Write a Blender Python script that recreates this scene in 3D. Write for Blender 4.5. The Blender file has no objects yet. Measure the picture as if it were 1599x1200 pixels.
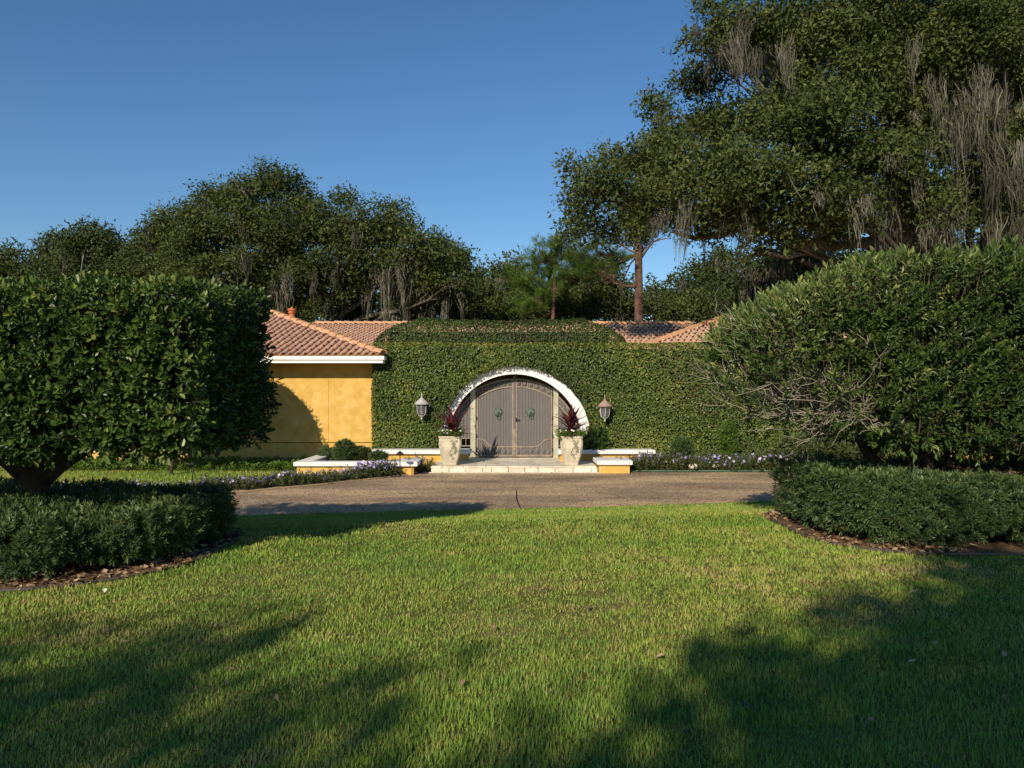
import bpy, math
import numpy as np
from mathutils import Vector, Matrix

# ------------------------------------------------------------------ camera, sky, sun, exposure
S = bpy.context.scene
C = S.collection
CAM_H, FPX, CX, HZ = 2.0, 1244.0, 800.0, 615.0
cd = bpy.data.cameras.new('camera')
cam = bpy.data.objects.new('camera', cd)
C.objects.link(cam)
cam.location = (0, 0, CAM_H)
cam.rotation_euler = (math.radians(90), 0, 0)
cd.sensor_width = 36.0
cd.lens = 28.0
cd.shift_y = 15.0 / 1599.0
cd.clip_end = 3000
S.camera = cam

SUN = Vector((0.40, 1.0, -0.54)).normalized()      # the way the light travels
W = bpy.data.worlds.new('World')
S.world = W
W.use_nodes = True
nt = W.node_tree
nt.nodes.clear()
sky = nt.nodes.new('ShaderNodeTexSky')
sky.sky_type = 'NISHITA'
sky.sun_disc = False
sky.sun_elevation = math.asin(-SUN.z)
sky.sun_rotation = math.atan2(-SUN.x, -SUN.y)
sky.air_density = 1.0
sky.dust_density = 0.0
sky.ozone_density = 3.7
bg = nt.nodes.new('ShaderNodeBackground')
bg.inputs['Strength'].default_value = 0.10
wo = nt.nodes.new('ShaderNodeOutputWorld')
hsv = nt.nodes.new('ShaderNodeHueSaturation')
hsv.inputs['Saturation'].default_value = 1.16
nt.links.new(sky.outputs[0], hsv.inputs['Color'])
nt.links.new(hsv.outputs[0], bg.inputs[0])
nt.links.new(bg.outputs[0], wo.inputs[0])
sl = bpy.data.lights.new('sun', 'SUN')
sl.energy = 5.0
sl.angle = math.radians(0.5)
sl.color = (1.0, 0.87, 0.68)
so = bpy.data.objects.new('sun', sl)
C.objects.link(so)
so.rotation_euler = SUN.to_track_quat('-Z', 'Y').to_euler()
so.location = (-8, -20, 20)
S.view_settings.view_transform = 'Standard'
S.view_settings.look = 'None'
S.view_settings.gamma = 1
S.view_settings.exposure = 0.1
S.view_settings.use_curve_mapping = False
S.render.engine = 'CYCLES'
S.cycles.use_denoising = True
S.cycles.max_bounces = 6
S.cycles.diffuse_bounces = 3
S.cycles.glossy_bounces = 2
S.cycles.transmission_bounces = 4
S.cycles.transparent_max_bounces = 4

R = np.random.default_rng(11)


def at(px, py, d):
    """The point of the place that shows at a pixel of the photograph, d metres ahead."""
    return np.array([(px - CX) * d / FPX, d, CAM_H - (py - HZ) * d / FPX])


# ------------------------------------------------------------------ helpers
def tag(o, label=None, cat=None, group=None, kind=None):
    if label: o['label'] = label
    if cat: o['category'] = cat
    if group: o['group'] = group
    if kind: o['kind'] = kind
    return o


def empty(name, loc=(0, 0, 0), rz=0.0):
    o = bpy.data.objects.new(name, None)
    C.objects.link(o)
    o.location = loc
    o.rotation_euler = (0, 0, rz)
    o.empty_display_size = 0.2
    return o


def link(name, me, parent=None, mat=None, loc=None):
    o = bpy.data.objects.new(name, me)
    C.objects.link(o)
    if parent is not None: o.parent = parent
    if mat is not None and not me.materials: me.materials.append(mat)
    if loc is not None: o.location = loc
    return o


def copy_tree(o, parent=None):
    c = o.copy()
    C.objects.link(c)
    c.parent = parent
    for ch in list(o.children):
        copy_tree(ch, c)
    return c


def np_mesh(name, V, F, mat, parent=None, tint=None, smooth=False, origin=None):
    """One mesh object from a (n,3) vertex array and a list of (m,k) face arrays."""
    V = np.asarray(V, np.float32)
    if origin is not None: V = V - np.asarray(origin, np.float32)
    if isinstance(F, np.ndarray): F = [F]
    me = bpy.data.meshes.new(name)
    me.vertices.add(len(V))
    me.vertices.foreach_set('co', V.ravel())
    idx = np.concatenate([f.ravel() for f in F]).astype(np.int32)
    sizes = np.concatenate([np.full(len(f), f.shape[1], np.int32) for f in F])
    starts = np.concatenate([[0], np.cumsum(sizes)[:-1]]).astype(np.int32)
    me.loops.add(len(idx))
    me.loops.foreach_set('vertex_index', idx)
    me.polygons.add(len(sizes))
    me.polygons.foreach_set('loop_start', starts)
    if smooth:
        me.polygons.foreach_set('use_smooth', np.ones(len(sizes), bool))
    else:
        me.polygons.foreach_set('use_smooth', np.zeros(len(sizes), bool))
    if tint is not None:
        a = me.attributes.new('tint', 'FLOAT', 'FACE')
        a.data.foreach_set('value', np.asarray(tint, np.float32))
    me.update(calc_edges=True)
    if mat is not None: me.materials.append(mat)
    o = bpy.data.objects.new(name, me)
    C.objects.link(o)
    if parent is not None: o.parent = parent
    if origin is not None and parent is None: o.location = origin
    return o


class MB:
    """Collects boxes, tubes, lathes and sheets; build() links them as ONE mesh object."""
    def __init__(s): s.v = []; s.f = []
    def add(s, vs, fs):
        n = len(s.v)
        s.v += [tuple(map(float, p)) for p in vs]
        s.f += [tuple(int(n + i) for i in f) for f in fs]
        return s
    def box(s, x0, x1, y0, y1, z0, z1, b=0.0):
        if b <= 0:
            vs = [(x0,y0,z0),(x1,y0,z0),(x1,y1,z0),(x0,y1,z0),(x0,y0,z1),(x1,y0,z1),(x1,y1,z1),(x0,y1,z1)]
            return s.add(vs, [(3,2,1,0),(4,5,6,7),(0,1,5,4),(1,2,6,5),(2,3,7,6),(3,0,4,7)])
        # a box whose top and upright edges are chamfered
        def ring(i, z):
            return [(x0+i+b,y0+i,z),(x1-i-b,y0+i,z),(x1-i,y0+i+b,z),(x1-i,y1-i-b,z),(x1-i-b,y1-i,z),(x0+i+b,y1-i,z),(x0+i,y1-i-b,z),(x0+i,y0+i+b,z)]
        vs = ring(b, z0) + ring(0, z0+b) + ring(0, z1-b) + ring(b, z1)
        fs = [tuple(range(7,-1,-1)), tuple(range(24,32))]
        for k in range(3):
            for j in range(8):
                fs.append((k*8+j, k*8+(j+1)%8, k*8+8+(j+1)%8, k*8+8+j))
        return s.add(vs, fs)
    def lathe(s, prof, cx=0, cy=0, n=16, ax=1.0, ay=1.0, rot=0.0):
        vs, fs = [], []
        for r, z in prof:
            for j in range(n):
                a = 2*math.pi*j/n + rot
                vs.append((cx+ax*r*math.cos(a), cy+ay*r*math.sin(a), z))
        for i in range(len(prof)-1):
            for j in range(n):
                fs.append((i*n+j, i*n+(j+1)%n, (i+1)*n+(j+1)%n, (i+1)*n+j))
        fs.append(tuple(range(n-1,-1,-1)))
        fs.append(tuple(range((len(prof)-1)*n, len(prof)*n)))
        return s.add(vs, fs)
    def tube(s, pts, rad, n=6):
        V, F = tube_np(pts, rad, n)
        return s.add(V, F)
    def bar(s, pts, w, y0, y1):
        """a flat bar of width w following a polyline in x,z, from y0 to y1"""
        p = np.array(pts, float)
        t = np.gradient(p, axis=0); t /= np.linalg.norm(t, axis=1)[:, None]
        nrm = np.stack([-t[:,1], t[:,0]], 1)
        vs, fs = [], []
        for q, m in zip(p, nrm):
            a = q+m*w/2; b = q-m*w/2
            vs += [(a[0],y0,a[1]),(b[0],y0,b[1]),(b[0],y1,b[1]),(a[0],y1,a[1])]
        for i in range(len(p)-1):
            for j in range(4):
                fs.append((i*4+j, i*4+(j+1)%4, i*4+4+(j+1)%4, i*4+4+j))
        fs += [(3,2,1,0), tuple(len(vs)-4+k for k in range(4))]
        return s.add(vs, fs)
    def build(s, name, mat, parent=None, smooth=False, loc=None, angle=None):
        me = bpy.data.meshes.new(name)
        me.from_pydata(s.v, [], s.f)
        if smooth:
            for p in me.polygons: p.use_smooth = True
            if angle: me.set_sharp_from_angle(angle=math.radians(angle))
        me.update()
        if mat: me.materials.append(mat)
        return link(name, me, parent, None, loc)


def tube_np(pts, rad, n=6):
    p = np.asarray(pts, float)
    r = np.broadcast_to(np.asarray(rad, float), (len(p),))
    t = np.gradient(p, axis=0)
    t /= np.linalg.norm(t, axis=1)[:, None] + 1e-9
    ref = np.array([0.31, 0.17, 0.93])
    if abs(np.dot(t.mean(0), ref)) > 0.85 * np.linalg.norm(t.mean(0)): ref = np.array([0.95, 0.2, 0.1])
    u = np.cross(t, ref); u /= np.linalg.norm(u, axis=1)[:, None] + 1e-9
    w = np.cross(t, u)
    a = np.arange(n) * 2*np.pi/n
    V = (p[:,None,:] + r[:,None,None]*(np.cos(a)[None,:,None]*u[:,None,:] + np.sin(a)[None,:,None]*w[:,None,:])).reshape(-1,3)
    F = []
    for i in range(len(p)-1):
        j = np.arange(n); k = (j+1) % n
        F.append(np.stack([i*n+j, i*n+k, (i+1)*n+k, (i+1)*n+j], 1))
    return V, np.concatenate(F)


def tubes(name, lst, mat, parent, n=6, smooth=True):
    Vs, Fs, o = [], [], 0
    for pts, rad in lst:
        V, F = tube_np(pts, rad, n)
        Vs.append(V); Fs.append(F+o); o += len(V)
    return np_mesh(name, np.concatenate(Vs), np.concatenate(Fs), mat, parent, smooth=smooth)


def wavy(a, b, n=6, amp=0.1, sag=0.0, rng=R):
    a = np.asarray(a, float); b = np.asarray(b, float)
    t = np.linspace(0, 1, n)[:, None]
    p = a + (b-a)*t
    A_ = rng.normal(size=(3, 3)) * amp * np.linalg.norm(b-a) * np.array([[1.3], [.8], [.45]])
    j = np.sin(np.pi*t)*A_[0] + np.sin(2*np.pi*t)*A_[1] + np.sin(3*np.pi*t)*A_[2]
    p = p + j
    p[:, 2] += sag*np.sin(np.pi*t[:, 0])
    return p


def vnoise(p, freq, seed=0):
    g = np.random.default_rng(seed)
    out = np.zeros(len(p))
    for k in range(7):
        d = g.normal(size=p.shape[1]); d *= freq*(0.6+0.9*g.random())/np.linalg.norm(d)
        out += np.sin(p @ d + g.random()*6.28)
    return out/3.0


def unit(v): return v/(np.linalg.norm(v, axis=-1, keepdims=True)+1e-9)


def frames(z, rng=R, ref=None):
    """rotation matrices whose third column is z, spun at random (or with the second column leaning to ref)"""
    z = unit(z)
    r = rng.normal(size=z.shape) if ref is None else np.broadcast_to(ref, z.shape)
    y = unit(r - (r*z).sum(1, keepdims=True)*z)
    x = np.cross(y, z)
    return np.stack([x, y, z], 2)


def scatter(T, pos, rot, scale, tint, rng=R, leaf_var=0.12):
    """many copies of template T=(V, F, ft) merged into one array set"""
    V, F, ft = T
    n, m = len(pos), len(V)
    s = np.broadcast_to(np.asarray(scale, float), (n,))
    out = np.einsum('nij,mj->nmi', rot, V)*s[:, None, None] + pos[:, None, :]
    faces = (F[None]+(np.arange(n)*m)[:, None, None]).reshape(-1, F.shape[1])
    nl = int(ft[:, 1].max())+1
    lv = rng.normal(size=(n, nl))*leaf_var
    tt = np.where(ft[None, :, 0] < -0.5, -1.0, tint[:, None]+ft[None, :, 0]+lv[:, ft[:, 1].astype(int)])
    return out.reshape(-1, 3), faces, tt.ravel()


def merge(lst):
    Vs, Fs, Ts, o = [], [], [], 0
    for V, F, t in lst:
        Vs.append(V); Fs.append(F+o); Ts.append(t); o += len(V)
    return np.concatenate(Vs), np.concatenate(Fs), np.concatenate(Ts)


# leaf shapes ----------------------------------------------------------------
def leaf6(L, Wd, fold=0.18, curl=0.1):
    """obovate leaf along +Y, its face to +Z: two quads"""
    V = np.array([[0,0,0],[-Wd*.42,L*.42,fold*Wd],[-Wd*.44,L*.74,fold*Wd-curl*L*.3],[0,L,-curl*L],[Wd*.44,L*.74,fold*Wd-curl*L*.3],[Wd*.42,L*.42,fold*Wd]])
    return V, np.array([[0,3,2,1],[0,5,4,3]])


def leaf4(L, Wd, fold=0.2):
    """rhombic leaf: one creased quad"""
    return np.array([[0,0,0],[Wd*.5,L*.5,fold*Wd],[0,L,-.06*L],[-Wd*.5,L*.5,fold*Wd]]), np.array([[0,1,2,3]])


def leaf3(L, Wd, fold=0.2):
    """the smallest leaf: one triangle, broad towards its tip"""
    return np.array([[0,0,0],[Wd*.62,L*.62,fold*Wd],[-Wd*.42,L,-.05*L]]), np.array([[0,1,2]])


def rot_to(d, up):
    d = d/np.linalg.norm(d)
    z = up-np.dot(up, d)*d; z /= np.linalg.norm(z)+1e-9
    return np.stack([np.cross(d, z), d, z], 1)


def sprig(n, stem, leaf, L, Wd, th0, th1, rng, stem_w=0.004, jit=0.25):
    """leaves spiralling up a stem along +Z"""
    Vs, Fs, ft, o = [], [], [], 0
    for k in range(n):
        u = k/max(1, n-1)
        az = k*2.4+rng.normal()*jit
        th = th0+(th1-th0)*u+rng.normal()*jit*.6
        d = np.array([math.cos(az)*math.sin(th), math.sin(az)*math.sin(th), math.cos(th)])
        V, F = leaf(L*(.8+.4*rng.random()), Wd*(.85+.3*rng.random()))
        M = rot_to(d, np.array([0, 0, 1.0])+rng.normal(size=3)*.2)
        V = V@M.T+np.array([0, 0, stem*u])
        Vs.append(V); Fs.append(F+o); o += len(V)
        ft += [[0.16*(u-.5), k]]*len(F)
    if stem > 0 and stem_w > 0:
        V = np.array([[-stem_w,0,-stem*.6],[stem_w,0,-stem*.6],[stem_w*.5,0,stem],[-stem_w*.5,0,stem],
                      [0,-stem_w,-stem*.6],[0,stem_w,-stem*.6],[0,stem_w*.5,stem],[0,-stem_w*.5,stem]])
        Vs.append(V); Fs.append(np.array([[0,1,2,3],[4,5,6,7]])+o)
        ft += [[-1, 0]]*2
    return np.concatenate(Vs), np.concatenate(Fs), np.array(ft, float)


def spray(n, rad, L, Wd, rng, flat=0.6):
    """loose bunch of small leaves filling a little ball: the twig-end of a far tree"""
    Vs, Fs, ft = [], [], []
    for k in range(n):
        d = unit(rng.normal(size=3)); d[2] = abs(d[2])*.8-.1
        c = rng.normal(size=3)*rad*np.array([1, 1, flat])
        V, F = leaf3(L*(.7+.6*rng.random()), Wd*(.7+.6*rng.random()))
        V = V@rot_to(d, np.array([0, 0, 1.0])+rng.normal(size=3)*.55).T+c
        Vs.append(V); Fs.append(F+3*k); ft.append([0, k])
    return np.concatenate(Vs), np.concatenate(Fs), np.array(ft, float)


# ------------------------------------------------------------------ materials
def new_mat(name):
    m = bpy.data.materials.new(name)
    m.use_nodes = True
    n = m.node_tree
    n.nodes.clear()
    out = n.nodes.new('ShaderNodeOutputMaterial')
    return m, n, out


def ramp(n, stops):
    r = n.nodes.new('ShaderNodeValToRGB')
    e = r.color_ramp.elements
    while len(e) < len(stops): e.new(0.5)
    for el, (p, c) in zip(e, stops):
        el.position = p
        el.color = (*c, 1)
    return r


def leaf_mat(name, stops, rough=0.42, spec=0.4, transl=0.22, tcol=(0.22, 0.3, 0.03)):
    m, n, out = new_mat(name)
    a = n.nodes.new('ShaderNodeAttribute'); a.attribute_name = 'tint'
    r = ramp(n, stops)
    n.links.new(a.outputs['Fac'], r.inputs[0])
    p = n.nodes.new('ShaderNodeBsdfPrincipled')
    p.inputs['Roughness'].default_value = rough
    p.inputs['Specular IOR Level'].default_value = spec
    n.links.new(r.outputs[0], p.inputs['Base Color'])
    if transl > 0:
        t = n.nodes.new('ShaderNodeBsdfTranslucent')
        mc = n.nodes.new('ShaderNodeMixRGB'); mc.blend_type = 'MIX'; mc.inputs[0].default_value = .45
        n.links.new(r.outputs[0], mc.inputs[1]); mc.inputs[2].default_value = (*tcol, 1)
        n.links.new(mc.outputs[0], t.inputs[0])
        mx = n.nodes.new('ShaderNodeMixShader'); mx.inputs[0].default_value = transl
        n.links.new(p.outputs[0], mx.inputs[1]); n.links.new(t.outputs[0], mx.inputs[2])
        n.links.new(mx.outputs[0], out.inputs[0])
    else:
        n.links.new(p.outputs[0], out.inputs[0])
    return m


def surf(name, c1, c2, scale=6.0, rough=0.8, bump=0.3, bscale=60.0, detail=6.0, spec=0.3, c3=None, c3scale=1.2, c3lo=.5, c3hi=.7, rnd=0.0, stretch=None, bdist=0.01):
    """noise-mottled matte surface with fine relief; rnd varies it from object to object"""
    m, n, out = new_mat(name)
    tc = n.nodes.new('ShaderNodeTexCoord')
    src = tc.outputs['Object']
    if stretch:
        mp = n.nodes.new('ShaderNodeMapping'); mp.inputs['Scale'].default_value = stretch
        n.links.new(src, mp.inputs[0]); src = mp.outputs[0]
    nz = n.nodes.new('ShaderNodeTexNoise'); nz.inputs['Scale'].default_value = scale; nz.inputs['Detail'].default_value = detail
    n.links.new(src, nz.inputs['Vector'])
    r = ramp(n, [(.32, c1), (.68, c2)])
    n.links.new(nz.outputs[0], r.inputs[0])
    col = r.outputs[0]
    if c3:
        n3 = n.nodes.new('ShaderNodeTexNoise'); n3.inputs['Scale'].default_value = c3scale; n3.inputs['Detail'].default_value = 5
        n.links.new(src, n3.inputs['Vector'])
        r3 = ramp(n, [(c3lo, (0, 0, 0)), (c3hi, (1, 1, 1))])
        n.links.new(n3.outputs[0], r3.inputs[0])
        mx = n.nodes.new('ShaderNodeMixRGB')
        n.links.new(r3.outputs[0], mx.inputs[0]); n.links.new(col, mx.inputs[1]); mx.inputs[2].default_value = (*c3, 1)
        col = mx.outputs[0]
    if rnd:
        oi = n.nodes.new('ShaderNodeObjectInfo')
        ma = n.nodes.new('ShaderNodeMapRange'); ma.inputs[3].default_value = 1-rnd; ma.inputs[4].default_value = 1+rnd
        n.links.new(oi.outputs['Random'], ma.inputs[0])
        hs = n.nodes.new('ShaderNodeHueSaturation')
        n.links.new(ma.outputs[0], hs.inputs['Value']); n.links.new(col, hs.inputs['Color'])
        col = hs.outputs[0]
    p = n.nodes.new('ShaderNodeBsdfPrincipled')
    p.inputs['Roughness'].default_value = rough
    p.inputs['Specular IOR Level'].default_value = spec
    n.links.new(col, p.inputs['Base Color'])
    if bump > 0:
        nb = n.nodes.new('ShaderNodeTexNoise'); nb.inputs['Scale'].default_value = bscale; nb.inputs['Detail'].default_value = 4
        n.links.new(src, nb.inputs['Vector'])
        b = n.nodes.new('ShaderNodeBump'); b.inputs['Strength'].default_value = bump; b.inputs['Distance'].default_value = bdist
        n.links.new(nb.outputs[0], b.inputs['Height']); n.links.new(b.outputs[0], p.inputs['Normal'])
    n.links.new(p.outputs[0], out.inputs[0])
    return m


BR = (0.05, 0.036, 0.022)
M = {}
M['topiary'] = leaf_mat('topiary_leaf', [(0, BR), (.04, (.012, .03, .008)), (.45, (.036, .072, .013)), (.75, (.075, .13, .022)), (1, (.17, .21, .045))], rough=.42, spec=.38, transl=.12, tcol=(.12, .22, .02))
M['shrub'] = leaf_mat('shrub_leaf', [(0, (.10, .08, .055)), (.04, (.018, .04, .01)), (.5, (.045, .082, .017)), (.8, (.09, .14, .03)), (1, (.24, .27, .09))], rough=.44, spec=.36, transl=.14, tcol=(.14, .22, .02))
M['low_hedge'] = leaf_mat('low_hedge_leaf', [(0, BR), (.04, (.022, .05, .018)), (.5, (.06, .10, .03)), (.8, (.11, .155, .048)), (1, (.18, .22, .075))], rough=.45, spec=.4, transl=.15, tcol=(.12, .2, .04))
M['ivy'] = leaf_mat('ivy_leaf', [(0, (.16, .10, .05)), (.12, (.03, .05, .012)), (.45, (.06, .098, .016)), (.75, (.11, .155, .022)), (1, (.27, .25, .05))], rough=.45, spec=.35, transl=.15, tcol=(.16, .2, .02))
M['oak'] = leaf_mat('oak_leaf', [(0, (.06, .05, .03)), (.1, (.026, .04, .01)), (.5, (.075, .10, .024)), (.8, (.125, .15, .038)), (1, (.18, .2, .07))], rough=.6, spec=.25, transl=.2, tcol=(.13, .16, .02))
M['far_oak'] = leaf_mat('far_oak_leaf', [(0, (.1, .085, .055)), (.1, (.028, .042, .014)), (.5, (.05, .075, .02)), (.8, (.085, .11, .033)), (1, (.15, .16, .06))], rough=.65, spec=.2, transl=.2, tcol=(.13, .16, .03))
M['pine'] = leaf_mat('pine_needle', [(0, (.1, .07, .03)), (.1, (.025, .05, .009)), (.5, (.065, .12, .015)), (1, (.15, .23, .03))], rough=.5, spec=.3, transl=.2, tcol=(.15, .22, .02))
M['moss'] = leaf_mat('spanish_moss', [(0, (.055, .053, .04)), (.5, (.14, .133, .10)), (1, (.26, .245, .19))], rough=.9, spec=.1, transl=.2, tcol=(.25, .22, .14))
M['grass'] = leaf_mat('grass_blade', [(0, (.56, .40, .2)), (.12, (.46, .41, .13)), (.32, (.33, .42, .07)), (.6, (.22, .36, .055)), (1, (.085, .19, .04))], rough=.5, spec=.3, transl=.3, tcol=(.24, .3, .03))
M['cover'] = leaf_mat('ground_cover_leaf', [(0, (.12, .11, .03)), (.1, (.05, .10, .015)), (.5, (.085, .16, .02)), (1, (.15, .23, .035))], rough=.45, spec=.35, transl=.25, tcol=(.2, .3, .03))
M['bed'] = leaf_mat('bed_leaf', [(0, (.16, .10, .04)), (.15, (.035, .05, .015)), (.55, (.06, .085, .024)), (1, (.13, .15, .05))], rough=.5, transl=.2)
M['petal'] = leaf_mat('lavender_petal', [(0, (.26, .18, .5)), (.5, (.42, .34, .66)), (1, (.75, .68, .86))], rough=.6, spec=.2, transl=.25, tcol=(.5, .4, .75))
M['white_petal'] = leaf_mat('white_petal', [(0, (.7, .7, .6)), (1, (.85, .85, .8))], rough=.6, spec=.2, transl=.2, tcol=(.8, .8, .7))
M['cordyline'] = surf('red_cordyline_leaf', (.045, .014, .014), (.15, .026, .03), scale=9, rough=.35, bump=0, spec=.5, rnd=.5)
M['bark'] = surf('oak_bark', (.04, .033, .026), (.13, .11, .088), scale=5, rough=.95, bump=.8, bscale=18, c3=(.2, .2, .16), c3scale=1.5, bdist=.03)
M['pine_bark'] = surf('pine_bark', (.055, .033, .024), (.16, .098, .07), scale=4.5, rough=.95, bump=1, bscale=9, bdist=.05)
M['topiary_bark'] = surf('topiary_bark', (.03, .022, .016), (.075, .055, .04), scale=9, rough=.95, bump=.8, bscale=40)
M['dead_twig'] = surf('dead_twig', (.25, .21, .16), (.46, .405, .32), scale=5, rough=.9, bump=0)
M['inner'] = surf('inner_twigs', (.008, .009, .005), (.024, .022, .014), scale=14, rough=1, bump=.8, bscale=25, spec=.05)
M['stucco'] = surf('yellow_stucco', (.55, .33, .075), (.66, .43, .115), scale=3.4, rough=.9, bump=.55, bscale=55, detail=9, c3=(.71, .49, .18), c3scale=4.5, c3lo=.5, c3hi=.78, bdist=.012)
M['cream'] = surf('cream_stucco', (.46, .41, .28), (.62, .57, .43), scale=2.2, rough=.9, bump=.4, bscale=60)
M['white'] = surf('white_paint', (.77, .76, .72), (.84, .83, .80), scale=3, rough=.6, bump=.15, bscale=70)
M['cap'] = surf('white_wall_cap', (.72, .70, .66), (.83, .82, .79), scale=3, rough=.75, bump=.2, bscale=60, c3=(.55, .52, .45), c3scale=5, c3lo=.6, c3hi=.8)
M['tile'] = surf('terracotta_roof_tile', (.48, .28, .185), (.64, .41, .29), scale=5, rough=.85, bump=.3, bscale=50, c3=(.56, .42, .33), c3scale=2.4, rnd=.12)
M['ridge'] = surf('terracotta_ridge_tile', (.52, .27, .135), (.64, .37, .21), scale=3, rough=.85, bump=.3, bscale=50, c3=(.55, .33, .19), c3scale=5, rnd=.1)
M['mortar'] = surf('hip_mortar', (.55, .26, .10), (.66, .33, .14), scale=6, rough=.95, bump=.6, bscale=30)
M['pipe'] = surf('orange_clay_pipe', (.45, .12, .04), (.55, .16, .055), scale=5, rough=.7, bump=.1)
M['gate'] = surf('taupe_gate_board', (.125, .115, .109), (.145, .134, .127), scale=4, rough=.7, bump=.25, bscale=40, stretch=(8, 8, 1), rnd=.03)
M['gate_rail'] = surf('worn_gate_rail', (.19, .16, .13), (.29, .24, .185), scale=7, rough=.7, bump=.2, c3=(.33, .25, .175), c3scale=3.5)
M['gate_post'] = surf('pale_gate_post', (.36, .35, .25), (.52, .50, .39), scale=4, rough=.8, bump=.3, c3=(.12, .13, .07), c3scale=6, c3lo=.6, c3hi=.68)
M['copper'] = surf('verdigris_copper', (.045, .075, .058), (.15, .20, .16), scale=14, rough=.6, bump=.5, bscale=60)
M['dark'] = surf('black_metal', (.018, .018, .018), (.035, .033, .03), scale=10, rough=.5, bump=.1)
M['vault'] = surf('vault_wood', (.11, .07, .035), (.2, .13, .07), scale=3, rough=.8, bump=.3, stretch=(1, .3, 1))
M['stone'] = surf('travertine', (.60, .53, .41), (.76, .70, .58), scale=5, rough=.75, bump=.35, bscale=45, c3=(.4, .33, .22), c3scale=3, c3lo=.55, c3hi=.75, rnd=.12)
M['grout'] = surf('grout', (.25, .21, .15), (.33, .28, .2), scale=9, rough=.95, bump=.4)
M['planter'] = surf('cast_stone_planter', (.44, .39, .29), (.60, .54, .42), scale=4, rough=.85, bump=.5, bscale=30, c3=(.33, .27, .18), c3scale=6, c3lo=.55, c3hi=.72)
M['lantern_grey'] = surf('pale_grey_lantern_metal', (.36, .345, .32), (.52, .50, .47), scale=12, rough=.6, bump=.15)
M['lantern_rust'] = surf('rusty_brown_lantern_roof', (.29, .19, .14), (.40, .28, .21), scale=12, rough=.7, bump=.25)
M['soil'] = surf('mulch', (.09, .055, .033), (.26, .17, .10), scale=22, rough=1, bump=1, bscale=45, spec=.1, bdist=.02)
M['chip'] = surf('mulch_chip', (.22, .115, .05), (.46, .29, .15), scale=3, rough=.95, bump=0, spec=.1, rnd=.3)
M['edging'] = surf('dark_edging', (.045, .036, .03), (.10, .085, .07), scale=9, rough=.8, bump=.3)
M['brick_edge'] = surf('tan_edging', (.28, .19, .10), (.42, .30, .18), scale=8, rough=.9, bump=.4)
M['hose'] = surf('green_edging', (.05, .10, .06), (.09, .15, .10), scale=5, rough=.5, bump=.1)
M['pebble'] = surf('tan_pebble', (.38, .28, .16), (.58, .46, .3), scale=30, rough=.95, bump=.9, bscale=70)


def glass_mat():
    m, n, out = new_mat('seeded_glass')
    p = n.nodes.new('ShaderNodeBsdfPrincipled')
    p.inputs['Base Color'].default_value = (.36, .36, .35, 1)
    p.inputs['Roughness'].default_value = .15
    p.inputs['Transmission Weight'].default_value = .75
    p.inputs['IOR'].default_value = 1.3
    n.links.new(p.outputs[0], out.inputs[0])
    return m


M['glass'] = glass_mat()


def drive_mat():
    """exposed aggregate concrete: pebble cells, sandy worn bands, darker patches"""
    m, n, out = new_mat('exposed_aggregate')
    tc = n.nodes.new('ShaderNodeTexCoord')
    v = n.nodes.new('ShaderNodeTexVoronoi'); v.inputs['Scale'].default_value = 42
    n.links.new(tc.outputs['Object'], v.inputs['Vector'])
    hs = n.nodes.new('ShaderNodeSeparateColor')
    n.links.new(v.outputs['Color'], hs.inputs[0])
    r = ramp(n, [(0, (.15, .10, .06)), (.45, (.32, .225, .135)), (.8, (.46, .34, .215)), (1, (.62, .5, .36))])
    n.links.new(hs.outputs[0], r.inputs[0])
    nz = n.nodes.new('ShaderNodeTexNoise'); nz.inputs['Scale'].default_value = .55; nz.inputs['Detail'].default_value = 7; nz.inputs['Roughness'].default_value = .62
    mp = n.nodes.new('ShaderNodeMapping'); mp.inputs['Scale'].default_value = (.5, 1.3, 1); mp.inputs['Rotation'].default_value = (0, 0, -.18)
    n.links.new(tc.outputs['Object'], mp.inputs[0]); n.links.new(mp.outputs[0], nz.inputs['Vector'])
    r2 = ramp(n, [(.34, (.62, .57, .54)), (.48, (.95, .93, .92)), (.62, (1.5, 1.42, 1.28))])
    n.links.new(nz.outputs[0], r2.inputs[0])
    mx = n.nodes.new('ShaderNodeMixRGB'); mx.blend_type = 'MULTIPLY'; mx.inputs[0].default_value = 1
    n.links.new(r.outputs[0], mx.inputs[1]); n.links.new(r2.outputs[0], mx.inputs[2])
    p = n.nodes.new('ShaderNodeBsdfPrincipled'); p.inputs['Roughness'].default_value = .85; p.inputs['Specular IOR Level'].default_value = .25
    n.links.new(mx.outputs[0], p.inputs['Base Color'])
    b = n.nodes.new('ShaderNodeBump'); b.inputs['Strength'].default_value = .35; b.inputs['Distance'].default_value = .006
    n.links.new(v.outputs['Distance'], b.inputs['Height']); b.invert = True
    n.links.new(b.outputs[0], p.inputs['Normal'])
    n.links.new(p.outputs[0], out.inputs[0])
    return m


M['drive'] = drive_mat()
M['thatch'] = surf('lawn_thatch', (.08, .09, .022), (.19, .18, .055), scale=28, rough=1, bump=1, bscale=90, spec=.05, c3=(.24, .19, .08), c3scale=.9, c3lo=.5, c3hi=.75, bdist=.02)
M['ground'] = surf('far_ground', (.05, .06, .018), (.10, .10, .04), scale=3, rough=1, bump=.5, bscale=20, spec=.05)

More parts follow.
